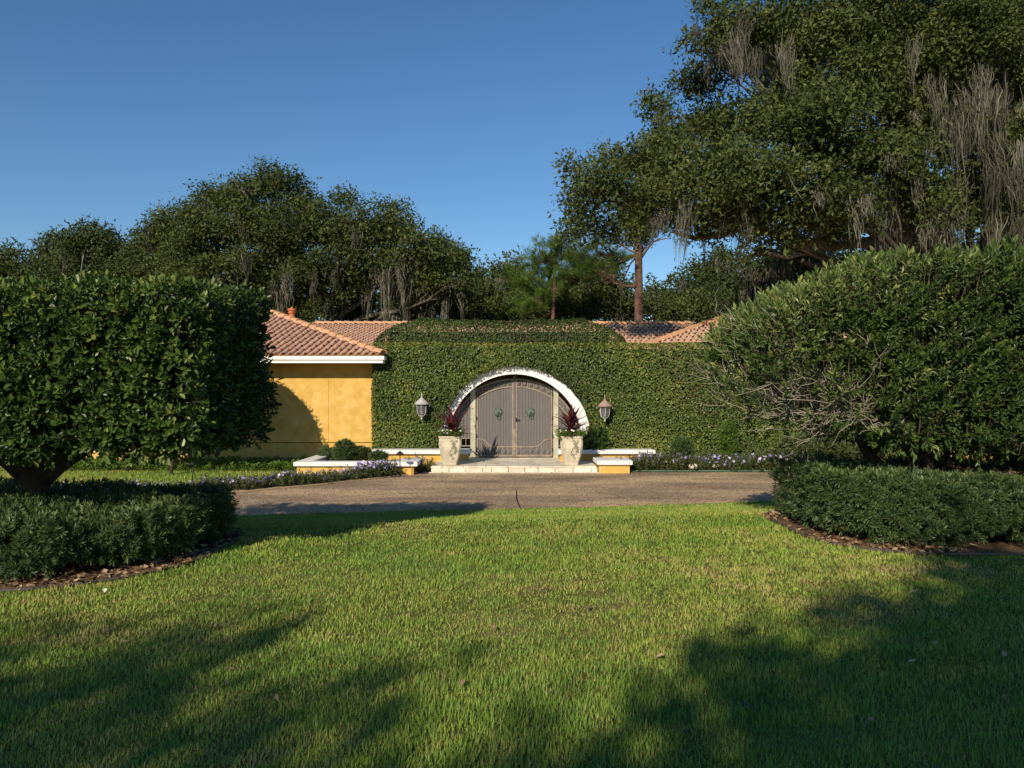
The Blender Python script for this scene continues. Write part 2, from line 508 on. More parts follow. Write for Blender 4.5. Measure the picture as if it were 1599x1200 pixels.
# ------------------------------------------------------------------ ground, lawn, drive
EDGE_NEAR = [(-40, 6.5), (-20, 9.6), (-12, 11.3), (-8, 12.3), (-4.56, 13.0), (-2.59, 13.4), (-.33, 13.75), (2.29, 14.2), (4.88, 14.8), (9, 15.4), (14, 15.6), (40, 15.2)]
EDGE_FAR = [(-40, 10.5), (-20, 12.8), (-12, 14.0), (-8, 14.95), (-5.55, 16.05), (-4.2, 17.4), (-3.03, 18.85), (-2.32, 19.9), (-2.1, 20.16), (6.5, 20.22), (10, 20.0), (16, 19.6), (40, 19.0)]


def curve_y(edge, x): 
    e = np.array(edge)
    return np.interp(x, e[:, 0], e[:, 1])


def gz(x, y):
    """the front lawn stands a little above the drive and falls towards it"""
    d = np.interp(x, [e[0] for e in EDGE_NEAR], [e[1] for e in EDGE_NEAR])-np.asarray(y, float)
    u = np.clip((d-.15)/3.7, 0, 1)
    return .4*(.75*u+.25*u*u*(3-2*u))


g = MB(); g.add([(-900,-300,-.06),(900,-300,-.06),(900,1500,-.06),(-900,1500,-.06)], [(0,1,2,3)])
tag(g.build('ground', M['ground']), kind='structure')
xs = np.concatenate([np.linspace(-40, -9, 32), np.linspace(-8.8, 9, 120), np.linspace(9.3, 40, 32)])
yn, yf = curve_y(EDGE_NEAR, xs), curve_y(EDGE_FAR, xs)
for k in range(2):   # soften the corners of the polyline
    yn[1:-1] = (yn[:-2]+2*yn[1:-1]+yn[2:])/4
wob = .03*np.sin(xs*3.1)+.02*np.sin(xs*7.7+1)


def sheet(name, xs, ya, yb, z, mat, rows=2):
    n = len(xs)
    t = np.linspace(0, 1, rows)
    V = np.concatenate([np.stack([xs, ya+(yb-ya)*u, np.full(n, z)], 1) for u in t])
    i = np.arange(n-1)
    F = np.concatenate([np.stack([r*n+i, r*n+i+1, (r+1)*n+i+1, (r+1)*n+i], 1) for r in range(rows-1)])
    return np_mesh(name, V, F, mat)


tt_ = np.concatenate([[0], 1-np.linspace(1, 0, 40)**2*.25])          # rows bunch towards the drive
rows_y = np.stack([-60+(yn+wob+60)*u for u in tt_])
Vl = np.stack([np.broadcast_to(xs, rows_y.shape), rows_y, gz(np.broadcast_to(xs, rows_y.shape), rows_y)+.004], 2).reshape(-1, 3)
i_ = np.arange(len(xs)-1); nx_ = len(xs)
Fl = np.concatenate([np.stack([r*nx_+i_, r*nx_+i_+1, (r+1)*nx_+i_+1, (r+1)*nx_+i_], 1) for r in range(len(tt_)-1)])
lawn = tag(np_mesh('lawn', Vl, Fl, M['thatch'], smooth=True), kind='structure')
drive = tag(sheet('driveway', xs, yn-.3, yf+.12, 0.0, M['drive']), kind='structure')
# expansion joint: a dark tarred seam running across the drive
jb = MB(); jb.add([(.128, 13.9, .004), (.155, 13.9, .004), (.10, 15.2, .004), (.07, 15.2, .004), (.105, 16.6, .004), (.085, 16.6, .004)], [(0,1,2,3), (3,2,4,5)])
jb.build('expansion_joint', M['dark'], drive)
m_ = xs < -2.2
left_lawn = tag(sheet('side_lawn', xs[m_], yf[m_]+.12, np.full(m_.sum(), 24.2), 0.0, M['thatch']), kind='structure')
m_ = xs > 2.7
right_bed = tag(sheet('planting_bed', xs[m_], yf[m_]+.12, np.full(m_.sum(), 24.2), 0.0, M['soil']), kind='structure')
m_ = (xs > -14) & (xs < -2.35)
xe = xs[m_]
tag(sheet('planting_bed', xe, yf[m_]+.03, yf[m_]+.75, 0.01, M['pebble']), kind='structure')
pts = np.stack([xe, yf[m_]+.03, np.full(len(xe), .012)], 1)
tag(tubes('bed_edging', [(pts, .022)], M['brick_edge'], None, 5), 'thin tan edging strip curving along the flower bed left of the steps', 'edging')
xe = np.linspace(2.55, 12, 60)
pts = np.stack([xe, curve_y(EDGE_FAR, xe)+.08+.012*np.sin(xe*4), np.full(len(xe), .03)], 1)
tag(tubes('garden_edging', [(pts, .026)], M['hose'], None, 6), 'thin green edging tube lying along the drive right of the steps', 'edging')
xe = np.linspace(2.6, 13, 70)
tag(sheet('planting_bed', xe, curve_y(EDGE_FAR, xe)+.11, curve_y(EDGE_FAR, xe)+.55, 0.01, M['pebble']), kind='structure')


# island beds round the two clipped trees (mulch + dark edging)
def rr2(p, c, h, r):
    q = np.abs(p-np.asarray(c))-np.asarray(h)+r
    return np.linalg.norm(np.maximum(q, 0), axis=1)+np.minimum(q.max(1), 0)-r


def rr_outline(c, h, r, n=14):
    out = []
    for k, (sx, sy) in enumerate([(1,-1),(1,1),(-1,1),(-1,-1)]):
        a0 = -math.pi/2+k*math.pi/2
        for i in range(n+1):
            a = a0+i/n*math.pi/2
            out.append((c[0]+sx*(h[0]-r)+r*math.cos(a), c[1]+sy*(h[1]-r)+r*math.sin(a)))
    return np.array(out)


LR = dict(c=(-5.3, 8.12), h=(2.22, 1.56), r=1.34)       # outer line of the left low hedge
RR = dict(c=(6.2, 9.45), h=(2.83, 1.36), r=.8)
LBED = rr_outline(LR['c'], (LR['h'][0]+.12, LR['h'][1]+.22), LR['r']+.15)
RBED = rr_outline(RR['c'], (RR['h'][0]+.12, RR['h'][1]+.26), RR['r']+.3)
for bed, lab in ((LBED, 'dark edging strip round the mulch under the box-cut tree'), (RBED, 'dark edging strip round the mulch under the shaggy shrub')):
    bm_ = MB(); cc_ = bed.mean(0); nb_ = len(bed)
    ring_ = [cc_+(bed-cc_)*q for q in (1, .8, .55, .25)]
    bm_.add([(x, y, float(gz(x, y))+.014) for rg in ring_ for x, y in rg], [(q*nb_+k, q*nb_+(k+1) % nb_, (q+1)*nb_+(k+1) % nb_, (q+1)*nb_+k) for q in range(3) for k in range(nb_)]+[tuple(3*nb_+k for k in range(nb_))])
    tag(bm_.build('mulch_bed', M['soil']), kind='structure')
    pp = np.concatenate([bed, bed[:1]]); pp = np.stack([pp[:, 0], pp[:, 1], gz(pp[:, 0], pp[:, 1])+.02], 1)
    tag(tubes('mulch_edging', [(pp, .018)], M['edging'], None, 5), lab, 'edging')


def in_bed(p2, grow=0.0):
    a = rr2(p2, LR['c'], (LR['h'][0]+.12+grow, LR['h'][1]+.22+grow), LR['r']+.15) < 0
    b = rr2(p2, RR['c'], (RR['h'][0]+.12+grow, RR['h'][1]+.26+grow), RR['r']+.3) < 0
    return a | b


# mulch chips and leaf litter along the front of both beds
def litter(name, bed, n, lo, hi):
    i = R.integers(0, len(bed)-1, n)
    t = R.random(n)[:, None]
    p = bed[i]*(1-t)+bed[i+1]*t
    cc = bed.mean(0)
    inn = R.uniform(lo, hi, n)[:, None]
    p = p+unit(cc-p)*inn
    pos = np.stack([p[:, 0], p[:, 1], gz(p[:, 0], p[:, 1])+.018+.02*R.random(n)], 1)
    T = (np.array([[-.5,-.3,0],[.5,-.35,.1],[.55,.3,.05],[-.45,.35,.16]]), np.array([[0,1,2,3]]), np.array([[0, 0.]]))
    z = unit(np.stack([R.normal(0, .35, n), R.normal(0, .35, n), np.ones(n)], 1))
    V, F, t = scatter(T, pos, frames(z), R.uniform(.025, .07, n), R.random(n)*.9)
    return tag(np_mesh(name, V, F, M['litter'], tint=t), kind='stuff')


M['litter'] = leaf_mat('leaf_litter', [(0, (.09, .045, .02)), (.4, (.2, .125, .07)), (.8, (.36, .25, .145)), (1, (.6, .45, .26))], rough=.85, spec=.15, transl=0)
litter('mulch_litter', LBED, 3500, -.04, .8)
litter('mulch_litter', RBED, 3500, -.04, .8)

# ------------------------------------------------------------------ house
house = empty('house', (-8, 24, 0))
tag(house, 'yellow stucco house with white eaves and terracotta tile roofs behind the ivy', 'house')
HM = Matrix.Translation((8, -24, 0))


def H(o):
    """put a part built in place under the house"""
    o.parent = house
    o.matrix_parent_inverse = HM
    return o


SL = 0.36
w = MB()
w.box(-14, -7.42, 22.62, 23.4, .55, 2.98)
w.box(-5.205, -3.75, 22.62, 23.4, .55, 2.98)
w.v = []; w.f = []
w.box(-14, -5.208, 22.60, 29, .62, 2.96)
w.box(-5.202, -3.82, 22.60, 29, .62, 2.96)
H(w.build('wall', M['stucco']))
w = MB(); w.box(-14, -3.86, 22.645, 29, -.05, .60)
H(w.build('plinth', M['stucco']))
w = MB(); w.box(-5.208, -5.202, 22.63, 28.9, .62, 2.96); w.box(-14, -3.87, 22.66, 28.9, .60, .62)
H(w.build('control_joint', M['dark']))
# eaves: gutter board with a lower lip, soffit
w = MB()
ex0, ex1, ey, ez = -14.6, -3.5, 21.8, 2.86
for (o0, z0, z1) in ((0, 2.93, 3.03), (.045, 2.84, 2.93)):
    w.box(ex0, ex1-o0, ey+o0, ey+o0+.1, z0, z1)
    w.box(ex1-o0-.1, ex1-o0, ey+o0+.1, 30, z0, z1)
H(w.build('fascia', M['white']))
w = MB(); w.box(ex0, ex1-.16, ey+.16, 30, 2.965, 2.985)
H(w.build('soffit', M['stucco']))


def tile_mesh(wd=.205, ln=.40, lift=.035):
    """S-tile, length along +Y, laid with its lower end at y=0"""
    V, F = [], []
    prof = []
    for i in range(6):
        a = math.pi*i/5
        prof.append((-.5*wd+.62*wd*(.5-.5*math.cos(a)), .062*math.sin(a)))
    prof.append((.5*wd, -.004))
    n = len(prof)
    for y, zz in ((0, lift), (ln, 0)):
        for x, z in prof: V.append((x, y, z+zz))
    for x, z in prof: V.append((x, .005, z+lift-.022))
    for i in range(n-1):
        F.append((i, i+1, n+i+1, n+i))
        F.append((2*n+i, 2*n+i+1, i+1, i))
    return np.array(V), np.array(F)


def cap_mesh(ln=.40, r=.115, lift=.02):
    V, F = [], []
    n = 7
    for y, zz, rr in ((0, lift, r*1.06), (ln, 0, r*.9)):
        for i in range(n):
            a = math.pi*i/(n-1)
            V.append((-rr*math.cos(a), y, rr*math.sin(a)*.85+zz))
    for i in range(n):
        a = math.pi*i/(n-1)
        V.append((-r*.85*math.cos(a), .006, r*.85*math.sin(a)*.8+lift-.01))
    for i in range(n-1):
        F.append((i, i+1, n+i+1, n+i)); F.append((2*n+i, 2*n+i+1, i+1, i))
    return np.array(V), np.array(F)


def pymesh(name, V, F, mat, smooth=False):
    me = bpy.data.meshes.new(name)
    me.from_pydata([tuple(map(float, v)) for v in V], [], [tuple(map(int, f)) for f in F])
    if smooth:
        for p in me.polygons: p.use_smooth = True
        me.set_sharp_from_angle(angle=math.radians(50))
    me.materials.append(mat)
    return me


TILE = pymesh('roof_tile', *tile_mesh(), M['tile'], True)
CAP = pymesh('ridge_tile', *cap_mesh(), M['ridge'], True)

# front wing roof deck: hip from its right front corner
cx0, cy0, cz0, tr = -3.52, 21.78, 3.045, 5.4
w = MB()
w.add([(cx0-11.5, cy0, cz0), (cx0, cy0, cz0), (cx0-tr, cy0+tr, cz0+SL*tr), (cx0-11.5, cy0+tr, cz0+SL*tr), (cx0, cy0+2*tr+4, cz0), (cx0-tr, cy0+2*tr+4, cz0+SL*tr), (cx0-11.5, cy0+2*tr, cz0)],
      [(0,1,2,3), (1,4,5,2), (3,2,5,6)])
roof = H(w.build('roof', M['mortar']))


def on_slope(me, name, parent, x, y, z, dirx, diry, slope, jit=.004):
    """lay a tile with its length running uphill along (dirx, diry)"""
    o = bpy.data.objects.new(name, me)
    C.objects.link(o)
    yv = Vector((dirx, diry, slope)).normalized()
    up = Vector((0, 0, 1)); zv = (up-up.dot(yv)*yv).normalized()
    xv = yv.cross(zv)
    mt = Matrix((xv, yv, zv)).transposed().to_4x4()
    mt = mt @ Matrix.Rotation(R.normal()*.02, 4, 'Z') @ Matrix.Rotation(R.normal()*.012, 4, 'X')
    mt.translation = (x+R.normal()*jit, y+R.normal()*jit, z+R.normal()*jit*.5)
    o.parent = parent
    o.matrix_basis = mt
    return o


rows = 14
cnt = 0
extra = []
for i in range(rows):
    t = i*.36
    j = 0
    while True:
        x = cx0-t-.22-j*.205-(.1 if False else 0)
        if x < cx0-11.2 or t > tr-.2: break
        if x > -7.9 and cnt < 300:
            on_slope(TILE, 'roof_tile', roof, x, cy0+t, cz0+SL*t+.008, 0, 1, SL); cnt += 1
        else:
            extra.append((x, cy0+t, cz0+SL*t+.008))
        j += 1


def tiles_joined(name, spots, parent, dirx, diry, slope):
    V, F = tile_mesh()
    yv = unit(np.array([[dirx, diry, slope]], float))
    zv = np.array([[0, 0, 1.]]); zv = unit(zv-(zv*yv).sum()*yv)
    xv = np.cross(yv, zv)
    Rm = np.stack([xv[0], yv[0], zv[0]], 1)
    pos = np.array(spots)+R.normal(size=(len(spots), 3))*.004
    Vo, Fo, t = scatter((V, F, np.zeros((len(F), 2))), pos, np.broadcast_to(Rm, (len(pos), 3, 3)), 1.0, np.zeros(len(pos)))
    o = np_mesh(name, Vo, Fo, M['tile'])
    o.parent = parent
    return tag(o, kind='stuff')


tiles_joined('roof_tiles', extra, roof, 0, 1, SL)
east = [(cx0-.03-SL*0-u, cy0+.25+u+k*.205, cz0+SL*u+.008) for u in np.arange(0, 5.2, .36) for k in range(20)]
tiles_joined('roof_tiles', east, roof, -1, 0, SL)
hipn = unit(np.array([[-1, 1, SL]]))[0]
for i in range(19):
    p = np.array([cx0, cy0, cz0+.045])+hipn*(i*.385-.02)
    on_slope(CAP, 'ridge_tile', roof, *p, -1, 1, SL/math.sqrt(2)*1.0 if False else SL, .003)
pb = MB()
px_, py_ = -7.46, 27.0
pb.lathe([(.1, 4.3), (.1, 4.72), (.135, 4.73), (.135, 4.77), (.11, 4.775), (.11, 4.80), (.15, 4.81), (.15, 4.86), (.12, 4.88), (.05, 4.885), (.03, 4.93)], px_, py_, 14)
H(pb.build('vent_pipe', M['pipe'], None, True, angle=40))

# long roof behind the courtyard
RZ, RY = 4.78, 32.0
w = MB()
t_ = 4.2
w.add([(-7.9-t_, RY-t_, RZ-SL*t_), (7.2+t_, RY-t_, RZ-SL*t_), (7.2, RY, RZ), (-7.9, RY, RZ), (-7.9-t_, RY+t_, RZ-SL*t_), (7.2+t_, RY+t_, RZ-SL*t_)],
      [(0,1,2,3), (3,2,5,4), (0,3,4), (1,5,2)])
back = H(w.build('back_roof', M['mortar']))
sp = [(x, RY-t_+t+.02, RZ-SL*t_+SL*t+.008) for t in np.arange(0, t_-.2, .36) for x in np.arange(-7.9-t_+t+.2, 7.2+t_-t-.2, .205)]
tiles_joined('roof_tiles', sp, back, 0, 1, SL)
for i in range(39):
    on_slope(CAP, 'ridge_tile', back, -7.9+i*.39, RY, RZ+.03, 1, 0, .0, .004)
w = MB(); w.box(-8.4, 8.4, RY-3.4, RY+3.4, -.05, RZ-SL*t_+.25)
H(w.build('back_wall', M['stucco']))
# right wing roof behind the wall
w = MB()
rx, ry, rz, rt = 3.05, 24.05, 3.05, 5.2
w.add([(rx, ry, rz), (rx+12, ry, rz), (rx+12, ry+rt, rz+SL*rt), (rx+rt, ry+rt, rz+SL*rt), (rx, ry+12, rz), (rx+rt, ry+12, rz+SL*rt)], [(0,1,2,3), (0,3,5,4)])
wing = H(w.build('wing_roof', M['mortar']))
sp = [(x, ry+t, rz+SL*t+.008) for t in np.arange(0, rt-.2, .36) for x in np.arange(rx+t+.2, rx+11.8, .205)]
tiles_joined('roof_tiles', sp, wing, 0, 1, SL)
sp = [(rx+.02+t, ry+t+.2+k*.205, rz+SL*t+.008) for t in np.arange(0, rt-.2, .36) for k in range(30)]
tiles_joined('roof_tiles', sp, wing, 1, 0, SL)
hipn = unit(np.array([[1, 1, SL]]))[0]
for i in range(19):
    p = np.array([rx, ry, rz+.045])+hipn*(i*.385-.02)
    on_slope(CAP, 'ridge_tile', wing, *p, 1, 1, SL, .003)
w = MB(); w.box(rx+.6, rx+12, ry+.7, ry+9, -.05, rz-.02)
H(w.build('wing_wall', M['stucco']))

# ------------------------------------------------------------------ landing, archway, gate
AX, AZ = .08, .66            # centre of the arch
LZ = .16                     # top of the landing
landing = tag(MB().box(-2.02, 2.14, 20.2, 25.0, -.05, LZ-.028).build('landing', M['grout']), kind='structure')
xq = [-2.05]
while xq[-1] < 2.1: xq.append(xq[-1]+R.choice([.24, .34, .42, .46]))
xq[-1] = 2.17
for a, b in zip(xq[:-1], xq[1:]):       # front course of the step: stone blocks
    MB().box(a+.006, b-.006, 20.16+R.normal()*.004, 20.55, -.04, LZ-.045+R.normal()*.001, .008).build('step_stone', M['stone'], landing)
MB().box(-2.25, 2.35, 20.02, 20.15, -.03, .018, .004).build('step_footing', M['stone'], landing)
yq = [20.17, 20.62, 21.1, 21.6, 22.1, 22.6, 23.1, 23.6]
for r_, (ya, yb) in enumerate(zip(yq[:-1], yq[1:])):
    xx = -2.06+(0 if r_ % 2 else -.28)
    while xx < 2.16:
        a, b = max(xx, -2.06), min(xx+.56, 2.17)
        if b-a > .05:
            MB().box(a+.004, b-.004, ya+.004, yb-.004, LZ-.042, LZ+R.normal()*.0012, .006).build('paver', M['stone'], landing)
        xx += .56

arch = empty('archway', (AX, 22.5, 0))
tag(arch, 'white semicircular arch framing the double gate in the ivy wall', 'archway')


def A(o):
    o.parent = arch; o.matrix_parent_inverse = Matrix.Translation((-AX, -22.5, 0)); return o


def arc_solid(r0, r1, y0, y1, a0, a1, n=48):
    b = MB(); vs, fs = [], []
    for i in range(n+1):
        a = a0+(a1-a0)*i/n
        c, s = math.cos(a), math.sin(a)
        vs += [(AX+r1*c, y0, AZ+r1*s), (AX+r0*c, y0, AZ+r0*s), (AX+r0*c, y1, AZ+r0*s), (AX+r1*c, y1, AZ+r1*s)]
    for i in range(n):
        for j in range(4): fs.append((i*4+j, i*4+(j+1)%4, i*4+4+(j+1)%4, i*4+4+j))
    fs += [(3,2,1,0), tuple(4*n+k for k in range(4))]
    return b.add(vs, fs)


A(arc_solid(1.89, 2.20, 22.46, 22.74, math.radians(-1), math.radians(181)).build('arch_ring', M['white'], None, True, angle=40))
A(arc_solid(1.99, 2.18, 22.745, 25.0, 0, math.pi).build('vault', M['vault'], None, True, angle=40))
w = MB(); w.box(AX-2.3, AX-1.99, 22.93, 25, .1, AZ); w.box(AX+1.99, AX+2.3, 22.93, 25, .1, AZ)
A(w.build('side_wall', M['cream']))
A(MB().box(AX-2.6, AX+2.6, 25.0, 25.15, 0, 3.0).build('end_wall', M['cream']))
w = MB(); w.box(AX-2.17, AX-1.94, 22.47, 22.9, .3, AZ-.03); w.box(AX+1.94, AX+2.17, 22.47, 22.9, .3, AZ-.03)
A(w.build('arch_foot', M['cream']))

GX, GY = .07, 22.9
gate = empty('gate', (GX, GY, LZ))
tag(gate, 'taupe arched double gate of upright boards with two lion head knockers', 'gate')


def G(o, parent=None):
    o.parent = parent or gate
    if parent is None: o.matrix_parent_inverse = Matrix.Translation((-GX, -GY, -LZ))
    return o


RT, ZC = 2.17, .26           # radius and centre height of the gate's arched top
def ztop(x, dr=0): return ZC+math.sqrt(max(0, (RT-dr)**2-(x-GX)**2))


for side in (-1, 1):
    x0, x1 = (GX-1.09, GX-.03) if side < 0 else (GX+.03, GX+1.09)
    zb = LZ+.03
    fr = MB()
    arcx = np.linspace(x0, x1, 14)
    fr.bar([(x, ztop(x)-.02) for x in arcx], .045, GY-.035, GY+.03)
    fr.bar([(x, ztop(x, .23)) for x in arcx], .035, GY-.033, GY+.028)
    fr.box(x0, x0+.045, GY-.034, GY+.031, zb, ztop(x0)-.04); fr.box(x1-.045, x1, GY-.0345, GY+.0315, zb, ztop(x1)-.04)
    fr.box(x0+.046, x1-.046, GY-.033, GY+.03, zb, zb+.05)
    # lower rail, swept up towards the hinge side
    hx, sx_ = (x0+.046, x1-.046) if side < 0 else (x1-.046, x0+.046)
    u = [0, .55, .66, .74, .78, 1]
    zz = [.47, .47, .5, .57, .68, .70]
    uu = np.linspace(0, 1, 16); zi = np.interp(uu, u, zz)
    zi = np.convolve(np.pad(zi, 1, 'edge'), [.25, .5, .25], 'valid')
    fr.bar([(sx_+(hx-sx_)*a, b) for a, b in zip(uu, zi)], .032, GY-.036, GY+.0)
    for k in range(1, 6):
        xk = x0+(x1-x0)*k/6
        fr.bar([(xk, ztop(xk, .21)), (xk, ztop(xk, .05))], .018, GY-.031, GY-.005)
    nb = 7
    for k in range(1, nb):
        xk = x0+(x1-x0)*k/nb
        zk = np.interp((xk-sx_)/(hx-sx_), uu, zi)
        fr.bar([(xk, zb+.05), (xk, zk-.015)], .018, GY-.031, GY-.005)
    leaf = G(fr.build('gate_leaf', M['gate_rail']))
    nbd = 12
    bw = (x1-x0-.09)/nbd
    for k in range(nbd):
        a = x0+.045+k*bw
        MBk = MB(); e = .0035; yk = GY-.008+R.normal()*.002
        za, zc = ztop(a+e)-.04, ztop(a+bw-e)-.04
        MBk.add([(a+e,yk,zb+.02),(a+bw-e,yk,zb+.02),(a+bw-e,yk,zc),(a+e,yk,za),(a+e-.002,yk+.02,zb+.02),(a+bw-e+.002,yk+.02,zb+.02),(a+bw-e+.002,yk+.02,zc),(a+e-.002,yk+.02,za)],
                [(0,1,2,3),(7,6,5,4),(0,4,5,1),(1,5,6,2),(2,6,7,3),(3,7,4,0)])
        G(MBk.build('board', M['gate']), leaf)
    for k in range(6):      # rosettes of the upper and lower bands
        xk = x0+(x1-x0)*(k+.5)/6
        for zk in (ztop(xk, .125), zb+.15):
            b = MB(); n = 12; vs = [(xk, GY-.05, zk)]
            for ring, (rr, yy) in enumerate(((.022, -.044), (.03, -.03), (.058, -.036), (.066, -.008))):
                for j in range(n):
                    aa = 2*math.pi*j/n; q = rr*(1+.14*math.cos(aa*6) if ring == 2 else 1)
                    vs.append((xk+q*math.cos(aa), GY+yy, zk+q*math.sin(aa)))
            fs = [(0, 1+(j+1) % n, 1+j) for j in range(n)]
            for q in range(3):
                for j in range(n): fs.append((1+q*n+j, 1+q*n+(j+1) % n, 1+(q+1)*n+(j+1) % n, 1+(q+1)*n+j))
            G(b.add(vs, fs).build('rosette', M['gate'], None, True), leaf)
G(MB().box(GX-.028, GX+.028, GY-.055, GY+.02, LZ+.02, 1.0).build('meeting_stile', M['gate_rail']))
G(MB().box(GX-.029, GX+.029, GY-.056, GY+.02, 1.003, 2.5).lathe([(.02, 2.5), (.035, 2.52), (.02, 2.55), (.004, 2.57)], GX, GY-.02, 8).build('meeting_stile', M['gate']))
G(MB().box(GX+.04, GX+.15, GY-.075, GY-.05, 1.235, 1.26).box(GX+.035, GX+.07, GY-.06, GY-.03, 1.19, 1.31).build('latch', M['dark']))
for side in (-1, 1):
    xc = GX+side*1.19
    b = MB().box(xc-.075, xc+.075, GY-.06, GY+.09, LZ-.01, 2.13, .008)
    b.box(xc-.09, xc+.09, GY-.075, GY+.105, 2.132, 2.16)
    b.lathe([(.03, 2.16), (.05, 2.19), (.03, 2.225), (.005, 2.25)], xc, GY, 8)
    post = G(b.build('post', M['gate_post']))
    hb = MB()
    for zh in (.35, .75, 1.25, 1.95): hb.box(xc-side*.098-.02, xc-side*.098+.02, GY-.075, GY-.04, zh, zh+.09)
    G(hb.build('hinge', M['dark']), post)
    # fixed side panel: boards under a falling curved top
    xa, xb = GX+side*1.27, GX+side*1.93
    def zs(x): return .62+math.sqrt(max(0, 1.88**2-(x-GX)**2))-.1
    pn = MB(); xx = np.linspace(xa, xb-side*.05, 12)
    pn.bar([(x, zs(x)) for x in (xx if side > 0 else xx[::-1])], .04, GY-.035, GY+.03)
    pn.bar([(x, max(.8, zs(x)-.25)) for x in (xx if side > 0 else xx[::-1])][:] , .03, GY-.033, GY+.028)
    pn.bar([(min(xa, xb), .72), (max(xa, xb), .72)], .03, GY-.036, GY+.0)
    pn.bar([(min(xa, xb), .5), (max(xa, xb), .5)], .035, GY-.036, GY+.0)
    for k in range(1, 5):
        xk = xa+(xb-xa)*k/5.2
        if k % 2: pn.bar([(xk, zs(xk)-.24), (xk, zs(xk)-.02)], .016, GY-.031, GY-.005)
        pn.bar([(xk, .51), (xk, .71)], .016, GY-.031, GY-.005)
    panel = G(pn.build('side_panel', M['gate_rail']))
    for k in range(7):
        a, c = xa+(xb-xa)*k/7, xa+(xb-xa)*(k+1)/7
        l, r_ = min(a, c)+.005, max(a, c)-.005
        zl, zr = max(.78, zs(l)-.01), max(.78, zs(r_)-.01)
        y_ = GY-.008+R.normal()*.002
        G(MB().add([(l,y_,.74),(r_,y_,.74),(r_,y_,zr),(l,y_,zl),(l,y_+.02,.74),(r_,y_+.02,.74),(r_,y_+.02,zr),(l,y_+.02,zl)],
                   [(0,1,2,3),(7,6,5,4),(0,4,5,1),(1,5,6,2),(2,6,7,3),(3,7,4,0)]).build('board', M['gate']), panel)


def lion_mesh():
    """lion mask: domed face, mane of lobes, brow, nose and muzzle, with the ring in its mouth; faces -Y"""
    b = MB(); n = 24
    rings = [(.00, .075), (.03, .072), (.055, .062), (.075, .048), (.09, .05), (.112, .03), (.12, .0)]
    vs, fs = [], []
    for i, (r, d) in enumerate(rings):
        for j in range(n):
            a = 2*math.pi*j/n
            q = r*(1+(.13*math.cos(a*12) if i in (4, 5) else 0))*(1.0 if math.sin(a) > -.2 else .96)
            x, z = q*math.cos(a), q*1.08*math.sin(a)
            y = -d
            y -= .035*math.exp(-((x/.022)**2+((z+.008)/.04)**2))        # nose ridge
            y -= .045*math.exp(-((x/.035)**2+((z+.045)/.024)**2))       # muzzle
            y += .018*math.exp(-(((abs(x)-.03)/.014)**2+((z-.022)/.012)**2))  # eyes
            y -= .014*math.exp(-(((abs(x)-.03)/.022)**2+((z-.045)/.012)**2))  # brow
            vs.append((x, y, z))
    for i in range(len(rings)-1):
        for j in range(n): fs.append((i*n+j, i*n+(j+1)%n, (i+1)*n+(j+1)%n, (i+1)*n+j))
    b.add(vs, fs)
    for s in (-1, 1):       # ears
        b.lathe([(.002, .075), (.02, .09), (.016, .105), (.003, .118)], s*.062, -.05, 8)
    a = np.linspace(0, 2*math.pi, 19)
    b.tube(np.stack([.055*np.cos(a), -.085+.02*np.sin(a), -.105+.052*np.sin(a)], 1), .0085, 6)
    return b


for x in (GX-.47, GX+.46):
    k = lion_mesh().build('lion_knocker', M['copper'], gate, True, angle=60)
    k.location = (x-GX, -.012, 1.46-LZ)

# small lantern inside the arch, left
# ------------------------------------------------------------------ low yellow walls with white caps
def low_wall(name, label, runs, cap_runs):
    o = empty(name, (0, 0, 0)); tag(o, label, 'garden wall')
    b = MB()
    for r_ in runs: b.box(*r_)
    b.build('wall', M['stucco'], o)
    c = MB()
    for r_ in cap_runs: c.box(*r_, .014)
    c.build('cap', M['cap'], o)
    return o


low_wall('garden_wall', 'low yellow L-shaped planter wall with white cap left of the steps',
         [(-5.28, -2.42, 19.55, 19.8, -.05, .215), (-5.28, -5.04, 19.805, 22.6, -.05, .213), (-2.66, -2.42, 19.805, 20.5, -.05, .213)],
         [(-5.35, -2.86, 19.47, 19.87, .217, .325), (-5.348, -4.96, 19.872, 22.6, .217, .324), (-2.855, -2.31, 19.45, 20.6, .217, .332)])
low_wall('garden_wall', 'low yellow wall with white cap under the ivy behind the left planter',
         [(-3.8, -1.2, 21.72, 22.3, -.05, .35)], [(-3.86, -1.12, 21.62, 22.32, .352, .465)])
low_wall('garden_wall', 'low yellow wall with rounded white cap under the ivy behind the right planter',
         [(1.32, 3.8, 21.72, 22.3, -.05, .35)], [(1.25, 3.9, 21.62, 22.32, .352, .465)])
low_wall('garden_wall', 'short low yellow block with white cap at the right end of the steps',
         [(2.19, 2.95, 19.98, 20.9, -.05, .21)], [(2.13, 3.02, 19.9, 20.98, .212, .325)])
tag(MB().box(-5.03, -2.67, 19.81, 22.59, -.04, .2).build('planter_soil', M['soil']), kind='structure')

